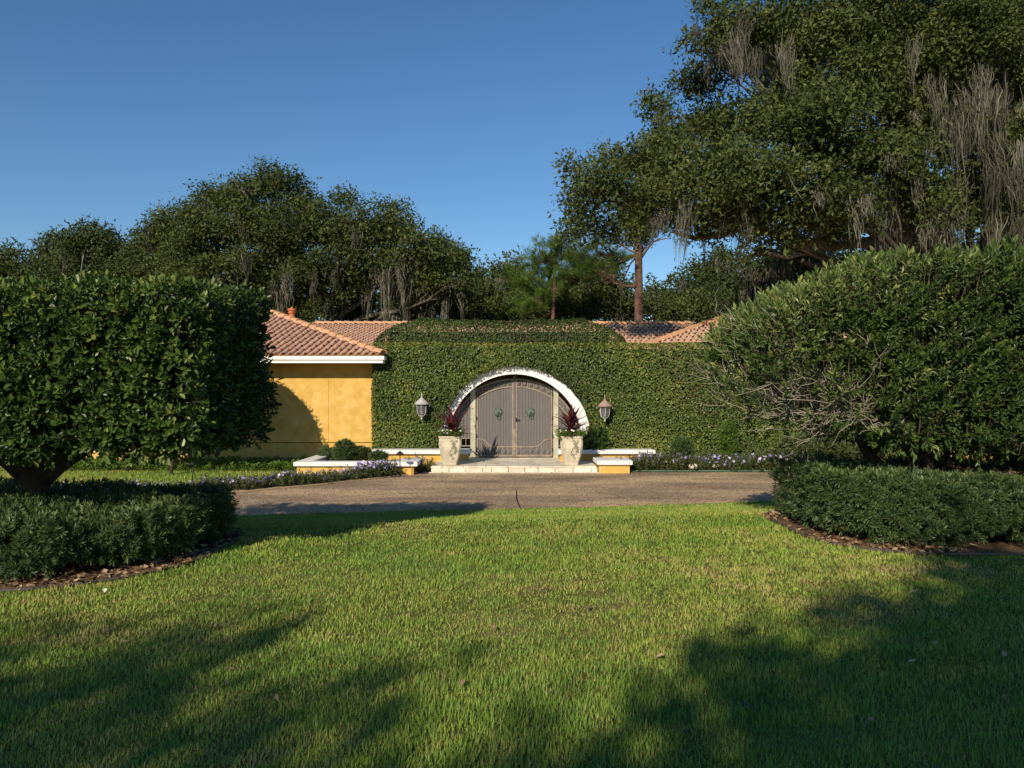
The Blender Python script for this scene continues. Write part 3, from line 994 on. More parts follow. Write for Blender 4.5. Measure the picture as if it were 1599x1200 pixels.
# ------------------------------------------------------------------ planters with cordylines
def planter_mesh():
    b = MB()
    lv = [(0, .19, 0), (.04, .205, 0), (.05, .195, 0), (.2, .245, 0), (.4, .295, 0), (.55, .312, 0), (.64, .305, 0), (.685, .29, 0), (.69, .31, 0), (.75, .318, 0), (.755, .30, 0), (.75, .265, 0), (.68, .26, 0)]
    vs, fs = [], []
    n = 12
    for z, h, _ in lv:
        c = h*.14
        for sx, sy in ((1,-1),(1,1),(-1,1),(-1,-1)):
            # chamfered square ring with a middle point on each side
            if (sx, sy) == (1,-1): pts = [(h-c,-h),(h,-h+c),(h*1.015,0)]
            elif (sx, sy) == (1,1): pts = [(h,h-c),(h-c,h),(0,h*1.015)]
            elif (sx, sy) == (-1,1): pts = [(-h+c,h),(-h,h-c),(-h*1.015,0)]
            else: pts = [(-h,-h+c),(-h+c,-h),(0,-h*1.015)]
            vs += [(x, y, z) for x, y in pts]
    for i in range(len(lv)-1):
        for j in range(n): fs.append((i*n+j, i*n+(j+1)%n, (i+1)*n+(j+1)%n, (i+1)*n+j))
    fs.append(tuple(range(n-1,-1,-1))); fs.append(tuple((len(lv)-1)*n+j for j in range(n)))
    return b.add(vs, fs)


def vine_on(parent, side):
    """carved vine trailing down the right of the front face"""
    rr = np.random.default_rng(5+side)
    Vs, k = [], 0
    lst = []
    for s in range(3):
        z = np.linspace(.66, .18+.1*s, 9)
        x = .11+.06*np.sin(z*14+s*2)+.05*s-.05
        y = -np.interp(z, [0, .2, .4, .55, .7], [.2, .247, .30, .316, .3])-.006
        lst.append((np.stack([x, y, z], 1), .006))
    tubes('vine_stem', lst, M['planter_vine'], parent, 4)
    pos, rot = [], []
    b = MB()
    for pts, _ in lst:
        for q in range(1, 9):
            for e in (-1, 1):
                p = pts[q-1]+(pts[q]-pts[q-1])*rr.random()
                d = np.array([e*.9, -.15, -.4+rr.normal()*.3]); V, F = leaf4(.05, .034)
                V = V@rot_to(d, np.array([0, -1., .2])).T+p
                b.add(V, F)
    b.build('vine_leaves', M['planter_vine'], parent)


M['planter_vine'] = surf('planter_vine_green', (.2, .18, .115), (.36, .32, .23), scale=9, rough=.8, bump=0)


def cord_leaf(L, Wd, bend):
    n = 6; V, F = [], []
    for i in range(n):
        t = i/(n-1)
        wd = Wd*math.sin(math.pi*min(1, t*.93+.07))**.7*(1 if t < .99 else .05)
        y = L*t*math.cos(bend*t*.6); z = -L*bend*t*t*.42
        V += [(-wd/2, y, z+.16*wd), (0, y, z), (wd/2, y, z+.16*wd)]
    for i in range(n-1):
        for j in range(2): F.append((i*3+j, i*3+j+1, i*3+j+4, i*3+j+3))
    return V, F


CL = [pymesh('leaf', *cord_leaf(L, Wd, b), M['cordyline'], True) for L, Wd, b in ((.46, .068, .5), (.38, .075, .9), (.55, .062, .3))]


def make_cordyline(label, seed, loc):
    t = empty('cordyline', loc); tag(t, label, 'plant')
    rr = np.random.default_rng(seed)
    lst = []
    for s in range(3):
        bx, by, hh = rr.normal()*.07, rr.normal()*.06, (.30, .42, .2)[s]
        lst.append((np.array([[bx*.5, by*.5, -.05], [bx, by, hh]]), .014))
        for k in range(17):
            u = k/16
            az = k*2.4+rr.normal()*.2; el = .15+1.2*u+rr.normal()*.12
            o = bpy.data.objects.new('leaf', CL[rr.integers(0, 3)]); C.objects.link(o); o.parent = t
            d = Vector((math.cos(az)*math.cos(el), math.sin(az)*math.cos(el), math.sin(el)))
            m3 = Matrix([list(r_) for r_ in rot_to(np.array(d), np.array([0, 0, 1.]) if el < 1.3 else np.array([1., 0, .3]))])
            sc = 1.0+.4*rr.random()
            o.matrix_basis = Matrix.Translation((bx, by, hh*(.3+.7*u))) @ m3.to_4x4() @ Matrix.Scale(sc, 4)
    tubes('stem', lst, M['topiary_bark'], t, 6)
    return t


FT = [sprig(9, .1, leaf4, .06, .03, 1.4, .5, np.random.default_rng(3+i), .003) for i in range(2)]


def petals(n, L, rng):
    Vs, Fs, ft = [], [], []
    for k in range(n):
        a = 2*math.pi*k/n+rng.normal()*.1
        V, F = leaf4(L, L*.8, .05)
        V = V@rot_to(np.array([math.cos(a), math.sin(a), .35]), np.array([0, 0, 1.])).T
        Vs.append(V); Fs.append(F+4*k); ft.append([0, k])
    return np.concatenate(Vs), np.concatenate(Fs), np.array(ft, float)


def rim_flowers(label, loc, seed):
    rr = np.random.default_rng(seed)
    t = empty('bedding_flowers', loc); tag(t, label, 'flowers')
    n = 90
    a = rr.random(n)*6.28; r_ = np.sqrt(rr.random(n))*.3
    pos = np.stack([np.clip(r_*np.cos(a)*1.25, -.3, .3), np.clip(r_*np.sin(a)*1.25, -.3, .3), rr.uniform(0, .1, n)], 1)
    z = np.stack([pos[:, 0]*2, pos[:, 1]*2-.2, np.full(n, .8)], 1)+rr.normal(size=(n, 3))*.2
    V, F, tt = scatter(FT[0], pos, frames(z, rr), rr.uniform(.8, 1.3, n), rr.uniform(.3, .8, n), rr)
    tag(np_mesh('foliage', V, F, M['cover'], t, tint=tt), kind='stuff')
    n = 16
    a = rr.random(n)*6.28
    pos = np.stack([.28*np.cos(a), .28*np.sin(a), rr.uniform(.12, .2, n)], 1)
    z = np.stack([pos[:, 0], pos[:, 1]-.25, np.full(n, .35)], 1)
    V, F, tt = scatter(petals(5, .035, rr), pos, frames(z, rr), rr.uniform(.8, 1.2, n), rr.random(n), rr)
    tag(np_mesh('blossoms', V, F, M['white_petal'], t, tint=tt), kind='stuff')


for k, (x, nm) in enumerate(((-1.6, 'left'), (1.535, 'right'))):
    pt = empty('planter', (x, 20.62, LZ+.001), (.05, -.04)[k])
    tag(pt, ('square bulging cast stone planter to the left of the gate', 'square bulging cast stone planter to the right of the gate')[k], 'planter', 'stone planters flanking the gate')
    planter_mesh().build('pot', M['planter'], pt, True, angle=35)
    pt.scale = (.92, .92, 1)
    MB().box(-.262, .262, -.262, .262, .60, .70).build('soil', M['soil'], pt)
    vine_on(pt, k)
    make_cordyline(('dark red cordyline growing in the stone planter to the left of the gate', 'dark red cordyline growing in the stone planter to the right of the gate')[k], 20+k, (x, 20.62, LZ+.70))
    rim_flowers(('white flowers and green leaves round the rim of the left stone planter', 'white flowers and green leaves round the rim of the right stone planter')[k], (x, 20.62, LZ+.70), 30+k)

# ------------------------------------------------------------------ lanterns and path lights
def make_lantern(label, loc, roof_mat, sc=1.0):
    t = empty('wall_lantern', loc); tag(t, label, 'lantern', 'lanterns on the ivy wall' if sc == 1 else None)
    t.scale = (sc, sc, sc)
    n = 6
    MB().lathe([(.20, .40), (.205, .425), (.13, .50), (.06, .56), (.03, .58), (.022, .60), (.03, .615), (.012, .64), (.015, .70), (.002, .75)], 0, 0, 12).build('lantern_roof', roof_mat, t, True, angle=35)
    f = MB()
    f.lathe([(.145, .385), (.15, .40), (.145, .402)], 0, 0, n)
    for j in range(n):
        a = 2*math.pi*(j+.5)/n
        pts = [(q*math.cos(a), q*math.sin(a), z) for q, z in ((.145, .39), (.142, .28), (.135, .19), (.11, .13), (.06, .10))]
        f.tube(pts, .0085, 5)
    f.lathe([(.004, -.02), (.03, .0), (.02, .03), (.035, .06), (.07, .09), (.075, .105), (.02, .11)], 0, 0, 10)
    for s in (-1, 1):
        a = np.linspace(0, 2.6, 8)
        f.tube(np.stack([s*(.195+.03*np.sin(a)), 0*a, .40-.05*(1-np.cos(a))*.6], 1), .007, 5)
    f.build('lantern_frame', M['lantern_grey'], t, True, angle=45)
    MB().lathe([(.055, .105), (.105, .135), (.13, .19), (.137, .28), (.14, .385)], 0, 0, n, rot=math.pi/n).build('glass', M['glass'], t)
    MB().lathe([(.02, .112), (.02, .2), (.012, .21), (.014, .26), (.003, .29)], 0, 0, 8).build('candle_lamp', M['white'], t, True)
    b = MB()
    b.tube([(0, .0, .62), (0, .08, .66), (0, .2, .6), (0, .33, .5)], .014, 6)
    b.build('bracket', M['lantern_grey'], t, True)
    return t


make_lantern('grey roofed glass lantern on the ivy between yellow house and arch', (at(659, 613, 21.95)[0], 21.95, 1.30), M['lantern_grey'])
make_lantern('brown roofed glass lantern on the ivy to the right of the arch', (at(945, 613, 21.95)[0], 21.95, 1.24), M['lantern_rust'])
make_lantern('small dark lantern inside the arch above the side panel', (-1.34, 23.2, 1.80), M['dark'], .62)


def path_light(label, x, y, h):
    t = empty('path_light', (x, y, 0)); tag(t, label, 'garden light', 'mushroom path lights')
    MB().lathe([(.012, 0), (.012, h-.06)], 0, 0, 8).build('stake', M['dark'], t, True)
    MB().lathe([(.09, h-.075), (.092, h-.065), (.05, h-.03), (.02, h-.01), (.022, h), (.004, h+.012)], 0, 0, 14).build('lamp_shade', M['dark'], t, True, angle=50)


path_light('dark mushroom path light in the lavender flowers before the white wall caps', at(625, 0, 19.0)[0], 19.0, .63)
path_light('dark mushroom path light on the lawn seen under the box-cut tree', at(301, 0, 17.6)[0], 17.6, .5)

# ------------------------------------------------------------------ ivy wall
def rbox(p, c, h, r):
    q = np.abs(p-np.asarray(c))-np.asarray(h)+r
    return np.linalg.norm(np.maximum(q, 0), axis=1)+np.minimum(q.max(1), 0)-r


def grad(f, p, e=.02):
    g = np.stack([f(p+np.eye(3)[i]*e)-f(p-np.eye(3)[i]*e) for i in range(3)], 1)
    return unit(g)


def shell(f, lo, hi, n, thick, rng, keep=None, power=1.0):
    """n random points within `thick` below the surface f=0, thinning inwards, with outward normals"""
    out = []; got = 0
    lo, hi = np.array(lo, float), np.array(hi, float)
    for _ in range(400):
        p = lo+(hi-lo)*rng.random((200000, 3))
        s = f(p)
        m = (s < 0) & (s > -thick*rng.random(len(p))**power)
        p = p[m]
        if keep is not None and len(p): p = p[rng.random(len(p)) < keep(p)]
        out.append(p); got += len(p)
        if got >= n: break
    p = np.concatenate(out)[:n]
    return p, grad(f, p)


def wall_f(p):
    b = rbox(p, (4.05, 22.66, 1.72), (8.02, .50, 1.74), .16)+.03*vnoise(p, 1.1, 3)+.02*vnoise(p, 4.0, 4)
    cyl = 2.11-np.sqrt((p[:, 0]-AX-.05)**2+(p[:, 2]-AZ)**2)
    jamb = np.where(p[:, 2] < AZ, 2.1-np.abs(p[:, 0]-AX), -9)
    return np.maximum(b, np.maximum(cyl, jamb)+.012*vnoise(p, 7.0, 9))


ivyw = empty('ivy_wall', (2.3, 22.6, 0))
tag(ivyw, 'tall garden wall covered in clipped ivy around the white arch', 'ivy wall')
# masonry core with the arch cut out of it, in columns
b = MB()
xs_ = np.linspace(-3.7, 11.8, 125)
for x0, x1 in zip(xs_[:-1], xs_[1:]):
    zb_ = []
    for x in (x0, x1):
        dx = abs(x-AX)
        zb_.append(AZ+math.sqrt(2.15**2-dx*dx) if dx < 2.15 else 0.0)
    if min(zb_) == 0 and max(zb_) > 0: zb_ = [0, 0] if abs((x0+x1)/2-AX) > 2.13 else [max(zb_)]*2
    b.add([(x0,22.44,zb_[0]),(x1,22.44,zb_[1]),(x1,22.95,zb_[1]),(x0,22.95,zb_[0]),(x0,22.44,3.26),(x1,22.44,3.26),(x1,22.95,3.26),(x0,22.95,3.26)],
          [(3,2,1,0),(4,5,6,7),(0,1,5,4),(1,2,6,5),(2,3,7,6),(3,0,4,7)])
b.build('wall', M['inner'], ivyw).matrix_parent_inverse = Matrix.Translation((-2.3, -22.6, 0))


def ivy_foliage(f, lo, hi, n, parent, pinv, seed, brown, L=.062, front=None, t0=.48, rim=1.2):
    rr = np.random.default_rng(seed)
    p, nr = shell(f, lo, hi, n, .2, rr, keep=front)
    V4, F4 = leaf4(L, L*.82, .12)
    T = (V4-np.array([0, L*.4, 0]), F4, np.array([[0, 0.]]))
    z = unit(nr*1.0+np.array([0, 0, .35])+rr.normal(size=p.shape)*.42)
    down = np.array([0, 0, -1.0])+rr.normal(size=p.shape)*.5+nr*.3
    y = unit(down-(down*z).sum(1, keepdims=True)*z)
    Rm = np.stack([np.cross(y, z), y, z], 2)
    tint = t0+.14*vnoise(p, 1.3, seed)+.13*vnoise(p, 4.0, seed+1)+rr.normal(size=len(p))*.19+.3*np.clip(nr[:, 2], 0, 1)*rim  # rim: the sunlit top edge, put into the tint of up-facing leaves
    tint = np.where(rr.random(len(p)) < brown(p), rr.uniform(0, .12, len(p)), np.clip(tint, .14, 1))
    V, F, t = scatter(T, p, Rm, rr.uniform(.7, 1.25, len(p)), tint, rr, .04)
    o = np_mesh('ivy', V, F, M['ivy'], parent, tint=np.clip(t, 0, 1))
    o.matrix_parent_inverse = pinv
    return tag(o, kind='stuff')


def brown_w(p):
    k = vnoise(p, 1.7, 77)
    return np.where((p[:, 0] > 2.5), np.clip((k-.4)*.5, 0, .5), np.clip((k-1.15)*.5, 0, .4))+.012


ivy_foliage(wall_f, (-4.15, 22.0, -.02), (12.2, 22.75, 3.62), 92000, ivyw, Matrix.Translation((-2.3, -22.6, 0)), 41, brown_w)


def dome_f(p):
    hx = 3.95-1.15*np.clip((p[:, 2]-3.5)/.78, 0, 1)**2
    q = np.stack([(p[:, 0]+.38)*3.9/hx-.38, p[:, 1], p[:, 2]], 1)
    return rbox(q, (-.38, 25.2, 2.1), (3.9, .75, 2.23), .3)+.03*vnoise(p, 1.3, 13)+.025*vnoise(p, 4.5, 14)


ivyd = empty('ivy_hedge', (-.38, 25.2, 0))
tag(ivyd, 'round-shouldered clipped ivy mass rising behind the top of the ivy wall', 'hedge')
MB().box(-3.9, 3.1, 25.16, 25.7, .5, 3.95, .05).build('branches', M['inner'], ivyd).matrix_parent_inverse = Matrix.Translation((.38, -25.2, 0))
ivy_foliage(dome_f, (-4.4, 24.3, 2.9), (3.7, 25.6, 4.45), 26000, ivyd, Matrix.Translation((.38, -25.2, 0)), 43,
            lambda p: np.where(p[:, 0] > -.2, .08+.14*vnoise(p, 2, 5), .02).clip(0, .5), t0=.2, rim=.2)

# ------------------------------------------------------------------ clipped trees and hedges in front
def tree_wrap(name, label, cat, loc, group=None):
    t = empty(name, loc); tag(t, label, cat, group)
    return t, Matrix.Translation((-loc[0], -loc[1], -loc[2]))


def under(o, t, pinv):
    o.parent = t; o.matrix_parent_inverse = pinv; return o


# left: box-cut tree on a forked trunk
TB = .4      # ground level there
t, pi_ = tree_wrap('topiary_tree', 'box-cut broadleaf tree on a dark forked trunk left of the drive', 'tree', (-4.76, 7.96, TB))
stems = []
stems.append((np.array([[-4.76,7.96,.34],[-4.77,7.96,.62],[-4.77,7.97,.9],[-4.76,7.96,1.15],[-4.74,7.96,1.34]]), [.16,.128,.125,.15,.19]))
for dx, dy, tz in ((-.75,-.1,1.75), (.7,-.05,1.8), (-.25,.4,1.9), (.3,.3,1.9), (-1.4,.15,2.2), (1.45,.1,2.2), (.1,-.4,1.9)):
    stems.append((wavy((-4.75+.08*np.sign(dx), 7.96, 1.16), (-4.75+dx, 7.96+dy, tz), 6, .03), np.linspace(.1, .04, 6)))
for k in range(60):
    a = stems[1+R.integers(0, 7)][0][R.integers(2, 6)]
    e = np.array([R.uniform(-6.6, -2.85), R.uniform(6.95, 8.7), R.uniform(1.6, 2.75)])
    stems.append((wavy(a, a+(e-a)*.9, 6, .05), np.linspace(.025, .006, 6)))
under(tubes('trunk', stems, M['topiary_bark'], None, 7), t, pi_)


def top_f(p):
    q = p.copy(); q[:, 2] = q[:, 2]-.09*(p[:, 1]-6.8)*np.clip(p[:, 2]-1.6, 0, 1)      # the clipped top rises a little to the back
    return rbox(q, (-4.79, 7.84, 2.18), (2.05, 1.06, .68), .07)+.022*vnoise(p, 2.0, 21)+.028*vnoise(p, 6, 22)


SPL = [sprig(7, .09, leaf6, .066, .034, 1.45, .45, np.random.default_rng(60+i), .003, .3) for i in range(4)]


def hedge_leaves(f, lo, hi, n, thick, SP, mat, seed, scale=(.8, 1.25), keep=None, up=.45, t0=.45, tv=.14, lowfreq=1.5, power=1.0, jit=.35, tipbright=None):
    rr = np.random.default_rng(seed)
    p, nr = shell(f, lo, hi, n, thick, rr, keep, power)
    z = nr+np.array([0, 0, up])+rr.normal(size=p.shape)*jit
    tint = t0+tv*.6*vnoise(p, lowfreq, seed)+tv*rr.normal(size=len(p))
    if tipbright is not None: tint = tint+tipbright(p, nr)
    tint = np.clip(tint, .08, .96)
    parts = []
    ids = rr.integers(0, len(SP), len(p))
    for k in range(len(SP)):
        m = ids == k
        parts.append(scatter(SP[k], p[m], frames(z[m], rr), rr.uniform(*scale, m.sum()), tint[m], rr, .1))
    V, F, tt = merge(parts)
    return np_mesh('foliage', V, F, mat, tint=np.where(tt < -.5, 0, np.clip(tt, .05, 1)))


def keep_l(p):
    k = np.where((p[:, 1] > 8.5) & (p[:, 2] < 2.75) & (p[:, 0] < -3.1), .35, 1.0)
    k = np.where(p[:, 0] < -5.9, .45, k)
    hole = np.exp(-(((p[:, 0]+3.85)/.28)**2+((p[:, 2]-1.5)/.2)**2))
    return k*(1-.85*hole)


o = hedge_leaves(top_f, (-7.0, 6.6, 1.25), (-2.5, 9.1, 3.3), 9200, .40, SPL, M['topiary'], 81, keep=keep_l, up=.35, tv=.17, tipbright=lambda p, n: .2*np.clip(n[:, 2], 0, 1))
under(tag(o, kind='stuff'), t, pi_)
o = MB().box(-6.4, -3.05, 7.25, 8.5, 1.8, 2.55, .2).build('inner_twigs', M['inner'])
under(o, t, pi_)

# right: shaggy clipped shrub-tree with a died-back side
t, pi_ = tree_wrap('shrub_tree', 'broad shaggy evergreen shrub with a bare died-back side, right of the drive', 'tree', (4.6, 9.2, TB))


def slope_top(x):
    u = np.clip((4.25-x)/2.1, 0, 1)
    return .70*u*u*(3-2*u)


def right_f(p):
    q = p.copy(); q[:, 2] = q[:, 2]+slope_top(p[:, 0])
    s = rbox(q, (5.3, 9.32, 2.23), (2.70, 1.26, 1.10), .34)
    # the underside lifts towards the left tip
    s = np.maximum(s, (1.42+.12*np.clip(5.2-p[:, 0], 0, 1)+.12*np.clip(4.2-p[:, 0], 0, 1.6))-p[:, 2])
    return s+.07*vnoise(p, 1.8, 31)+.045*vnoise(p, 5.5, 32)


def bare(p):
    """how far a place is inside the died-back hollow: front left, under the crown"""
    d = ((p[:, 0]-2.75)/1.12)**2+((p[:, 2]-1.74)/.52)**2
    return np.exp(-d**1.6*.7)


def keep_r(p):
    k = np.where((p[:, 1] > 9.6) & (p[:, 2] < 2.5), .4, 1.0)
    k = np.where(p[:, 0] > 6.2, .4, k)
    return k*np.clip(1-.9*bare(p), .1, 1)


SPR = [sprig(15, .21, leaf4, .072, .028, 1.35, .35, np.random.default_rng(90+i), .0038, .22) for i in range(4)]
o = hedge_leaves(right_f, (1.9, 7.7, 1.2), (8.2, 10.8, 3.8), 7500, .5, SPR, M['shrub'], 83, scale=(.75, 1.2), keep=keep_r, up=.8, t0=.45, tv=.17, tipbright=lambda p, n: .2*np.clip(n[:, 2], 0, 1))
under(tag(o, kind='stuff'), t, pi_)
stems = []
for dx, dy in ((0, 0), (.3, .2), (-.25, .2), (.1, -.15)):
    stems.append((wavy((4.6+dx*.6, 9.2+dy, .33), (4.6+dx*2.2, 9.2+dy*1.5, 1.95), 6, .04), np.linspace(.09, .05, 6)))
for k in range(70):
    a = stems[R.integers(0, 4)][0][R.integers(3, 6)]
    e = np.array([R.uniform(3.5, 7.7), R.uniform(8.0, 10.0), R.uniform(1.7, 3.1)])
    stems.append((wavy(a, a+(e-a)*.85, 6, .05), np.linspace(.025, .006, 6)))
under(tubes('trunk', stems, M['topiary_bark'], None, 6), t, pi_)
tw = []
rr = np.random.default_rng(101)
for k in range(92):
    a = np.array([rr.uniform(3.4, 4.3), rr.uniform(8.5, 9.6), rr.uniform(1.55, 2.1)])
    e = np.array([rr.uniform(2.6, 3.7), rr.uniform(8.0, 9.3), rr.uniform(1.5, 2.6)])
    if k % 3 == 0: e = np.array([rr.uniform(2.5, 2.85), rr.uniform(8.8, 9.9), rr.uniform(1.9, 2.65)])
    main = wavy(a, e, 8, .035, -.05, rr)
    tw.append((main, np.linspace(.0078, .0028, 8)))
    for j in range(7):
        i = rr.integers(2, 8); q = main[i]
        d = (e-a); d /= np.linalg.norm(d)
        d2 = d*.8+rr.normal(size=3)*.4+np.array([0, 0, .35])
        L = rr.uniform(.12, .4)
        sub = wavy(q, q+d2*L, 6, .05, 0, rr)
        tw.append((sub, np.linspace(.0042, .0022, 6)))
        for h in range(2):
            q2 = sub[rr.integers(2, 5)]
            tw.append((wavy(q2, q2+(d2+rr.normal(size=3)*.7)*L*.45, 4, .05, 0, rr), np.linspace(.0034, .0018, 4)))
under(tag(tubes('dead_branches', tw, M['dead_twig'], None, 4), 'bare grey died-back branches on the left side', kind='stuff'), t, pi_)
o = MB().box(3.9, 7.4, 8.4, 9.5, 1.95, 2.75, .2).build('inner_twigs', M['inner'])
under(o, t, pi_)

# low clipped hedges ringing both
ROS = [sprig(16, .042, leaf3, .056, .0125, 1.5, .25, np.random.default_rng(110+i), 0, .25) for i in range(4)]


def ring_hedge(name, label, ringp, half, top, n, seed, keep, z0=.48):
    c = ringp['c']
    t, pi2 = tree_wrap(name, label, 'hedge', (c[0], c[1], .4))

    def f(p):
        d = rr2(p[:, :2], c, ringp['h'], ringp['r'])
        ring = np.abs(d+half)-half
        zd = np.abs(p[:, 2]-(top+z0)/2)-(top-z0)/2
        r_ = .06
        q = np.stack([ring+r_, zd+r_], 1)
        s = np.linalg.norm(np.maximum(q, 0), axis=1)+np.minimum(q.max(1), 0)-r_
        # the foot of the hedge is thinner and open
        s = s+.09*np.clip((.66-p[:, 2])/.24, 0, 1)
        return s+.035*vnoise(p, 3.0, seed)+.05*vnoise(p, 8.5, seed+1)
    lo = (c[0]-ringp['h'][0]-.2, c[1]-ringp['h'][1]-.2, .42)
    hi = (c[0]+ringp['h'][0]+.2, c[1]+ringp['h'][1]+.2, top+.2)
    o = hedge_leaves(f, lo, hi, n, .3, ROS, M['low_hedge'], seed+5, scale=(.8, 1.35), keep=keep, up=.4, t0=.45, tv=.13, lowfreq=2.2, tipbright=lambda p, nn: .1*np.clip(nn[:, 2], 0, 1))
    under(tag(o, kind='stuff'), t, pi2)
    # inner twig mass following the ring, and stems standing in the mulch
    ol = rr_outline(c, (ringp['h'][0]-half, ringp['h'][1]-half), max(.2, ringp['r']-half))
    ol = np.concatenate([ol, ol[:1]])
    nrm = unit(np.stack([np.gradient(ol[:, 1]), -np.gradient(ol[:, 0])], 1))
    w_ = half*.45
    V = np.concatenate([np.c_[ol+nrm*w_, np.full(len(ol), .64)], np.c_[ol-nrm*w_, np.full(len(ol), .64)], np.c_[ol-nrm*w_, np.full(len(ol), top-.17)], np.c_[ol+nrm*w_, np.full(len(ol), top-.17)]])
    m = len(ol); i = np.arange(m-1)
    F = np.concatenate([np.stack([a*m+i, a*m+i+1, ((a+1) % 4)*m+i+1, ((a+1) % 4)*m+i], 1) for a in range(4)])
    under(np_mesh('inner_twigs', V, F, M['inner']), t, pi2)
    st = []
    r3 = np.random.default_rng(seed+9)
    for k in range(110):
        q = ol[r3.integers(0, m)]+r3.normal(size=2)*half*.4
        for h in range(2):
            st.append((wavy((q[0], q[1], .3), (q[0]+r3.normal()*.1, q[1]+r3.normal()*.1, .74), 4, .05, 0, r3), np.linspace(.011, .005, 4)))
    under(tag(tubes('stems', st, M['topiary_bark'], None, 4), kind='stuff'), t, pi2)
    return t


def keep_ll(p):
    k = np.where((p[:, 1] > 8.0) & (p[:, 0] < -3.6), .5, 1.0)
    k = np.where(p[:, 0] < -5.7, .4, k)
    return k*np.clip(.25+(p[:, 2]-.4)*2.4, 0, 1)


def keep_rl(p):
    k = np.where(p[:, 1] > 9.5, .45, 1.0)
    k = np.where(p[:, 0] > 6.4, .4, k)
    return k*np.clip(.35+(p[:, 2]-.4)*2.4, 0, 1)


ring_hedge('low_hedge', 'low clipped fine-leaved hedge round the foot of the box-cut tree', LR, .72, .91, 11500, 120, keep_ll)
ring_hedge('low_hedge', 'low clipped fine-leaved hedge round the foot of the shaggy shrub', RR, .42, 1.10, 11000, 130, keep_rl)

# a domed topiary on the side lawn; its shadow falls on the yellow wall
t, pi_ = tree_wrap('domed_topiary', 'domed clipped tree on the side lawn behind the box-cut tree', 'tree', (-8.4, 19.6, 0))


def dom_f(p):
    q = (p-np.array([-8.52, 19.6, 2.05]))/np.array([1.95, 1.3, 1.95])
    return np.maximum((np.linalg.norm(q, axis=1)-1)*1.5, 1.2-p[:, 2])+.04*vnoise(p, 2, 141)


o = hedge_leaves(dom_f, (-10.6, 18.1, 1.0), (-6.2, 21.1, 4.2), 2000, .2, SPL, M['topiary'], 142, scale=(.7, 1.0), jit=.8)
under(tag(o, kind='stuff'), t, pi_)
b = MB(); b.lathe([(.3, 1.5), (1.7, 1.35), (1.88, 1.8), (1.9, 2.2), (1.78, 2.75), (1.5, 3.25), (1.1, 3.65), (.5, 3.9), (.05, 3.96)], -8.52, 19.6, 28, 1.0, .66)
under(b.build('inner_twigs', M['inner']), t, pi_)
under(tubes('trunk', [(wavy((-8.4, 19.6, -.05), (-8.4, 19.6, 1.8), 5, .02), np.linspace(.045, .04, 5))], M['topiary_bark'], None, 8), t, pi_)

# ------------------------------------------------------------------ small plants by the walls
def bush(label, c, r, n, mat, seed, SP=ROS, scale=(1, 1.5), name='shrub', up=.6):
    t, p2 = tree_wrap(name, label, 'shrub', (c[0], c[1], c[2]))
    def f(p):
        q = (p-np.array([c[0], c[1], c[2]+r[2]]))/np.array(r)
        return (np.linalg.norm(q, axis=1)-1)*min(r)+.03*vnoise(p, 7, seed)
    o = hedge_leaves(f, (c[0]-r[0]*1.1, c[1]-r[1]*1.1, c[2]), (c[0]+r[0]*1.1, c[1]+r[1]*1.1, c[2]+2.1*r[2]), n, .16, SP, mat, seed, scale=scale, up=up, t0=.5)
    under(tag(o, kind='stuff'), t, p2)
    st = [(wavy((c[0]+R.normal()*.03, c[1]+R.normal()*.03, c[2]-.03), (c[0]+R.normal()*r[0]*.4, c[1]+R.normal()*r[1]*.4, c[2]+r[2]*1.3), 4, .04), np.linspace(.015, .006, 4)) for _ in range(8)]
    under(tag(tubes('stems', st, M['topiary_bark'], None, 4), kind='stuff'), t, p2)
    return t


bush('clipped upright shrub by the yellow wall in the left planter bed', (at(537, 0, 21.2)[0], 21.2, .2), (.26, .24, .27), 420, M['low_hedge'], 151)
bush('small loose shrub at the back corner of the left planter bed', (at(515, 0, 21.6)[0], 21.6, .2), (.24, .2, .15), 260, M['low_hedge'], 152)
bush('spreading purple-brown shrub between the clipped shrub and the ivy', (at(562, 0, 21.4)[0], 21.4, .2), (.3, .22, .17), 300, M['bed'], 153)
bush('small dense shrub behind the white cap near the left lantern', (at(591, 0, 20.6)[0], 20.6, .2), (.17, .16, .13), 240, M['low_hedge'], 154)
bush('spiky dark green plant at the right foot of the arch', (at(930, 0, 21.9)[0], 22.0, .35), (.28, .2, .3), 300, M['topiary'], 155, SP=SPR[:2], scale=(.7, 1.0))
bush('conical green shrub against the ivy to the right of the arch', (at(1066, 0, 21.3)[0], 21.3, .1), (.28, .26, .36), 420, M['low_hedge'], 156)
bush('upright column of pale green ivy by the bare branches', (at(1140, 0, 21.9)[0], 21.95, 0), (.17, .2, .58), 460, M['cover'], 157, SP=FT, scale=(.8, 1.2), name='climbing_plant')
bush('wide loose shrub at the right end of the ivy wall', (at(1290, 0, 20.8)[0], 20.9, 0), (1.2, .5, .42), 1200, M['bed'], 158, SP=FT, scale=(1.2, 2))

# flower beds along the drive: each clump a plant
def grass_clump_T(seed, n=26, L=.34, Wd=.016):
    rr = np.random.default_rng(seed)
    Vs, Fs, ft = [], [], []
    for k in range(n):
        az = rr.random()*6.28; th = abs(rr.normal())*.5+.1
        d = np.array([math.cos(az)*math.sin(th), math.sin(az)*math.sin(th), math.cos(th)])
        V, F = leaf4(L*rr.uniform(.6, 1.1), Wd)
        V = V@rot_to(d, np.array([0, 0, 1.])).T+np.array([rr.normal()*.04, rr.normal()*.04, 0])
        Vs.append(V); Fs.append(F+4*k); ft.append([0, k])
    return np.concatenate(Vs), np.concatenate(Fs), np.array(ft, float)


GC = [grass_clump_T(160+i) for i in range(3)]


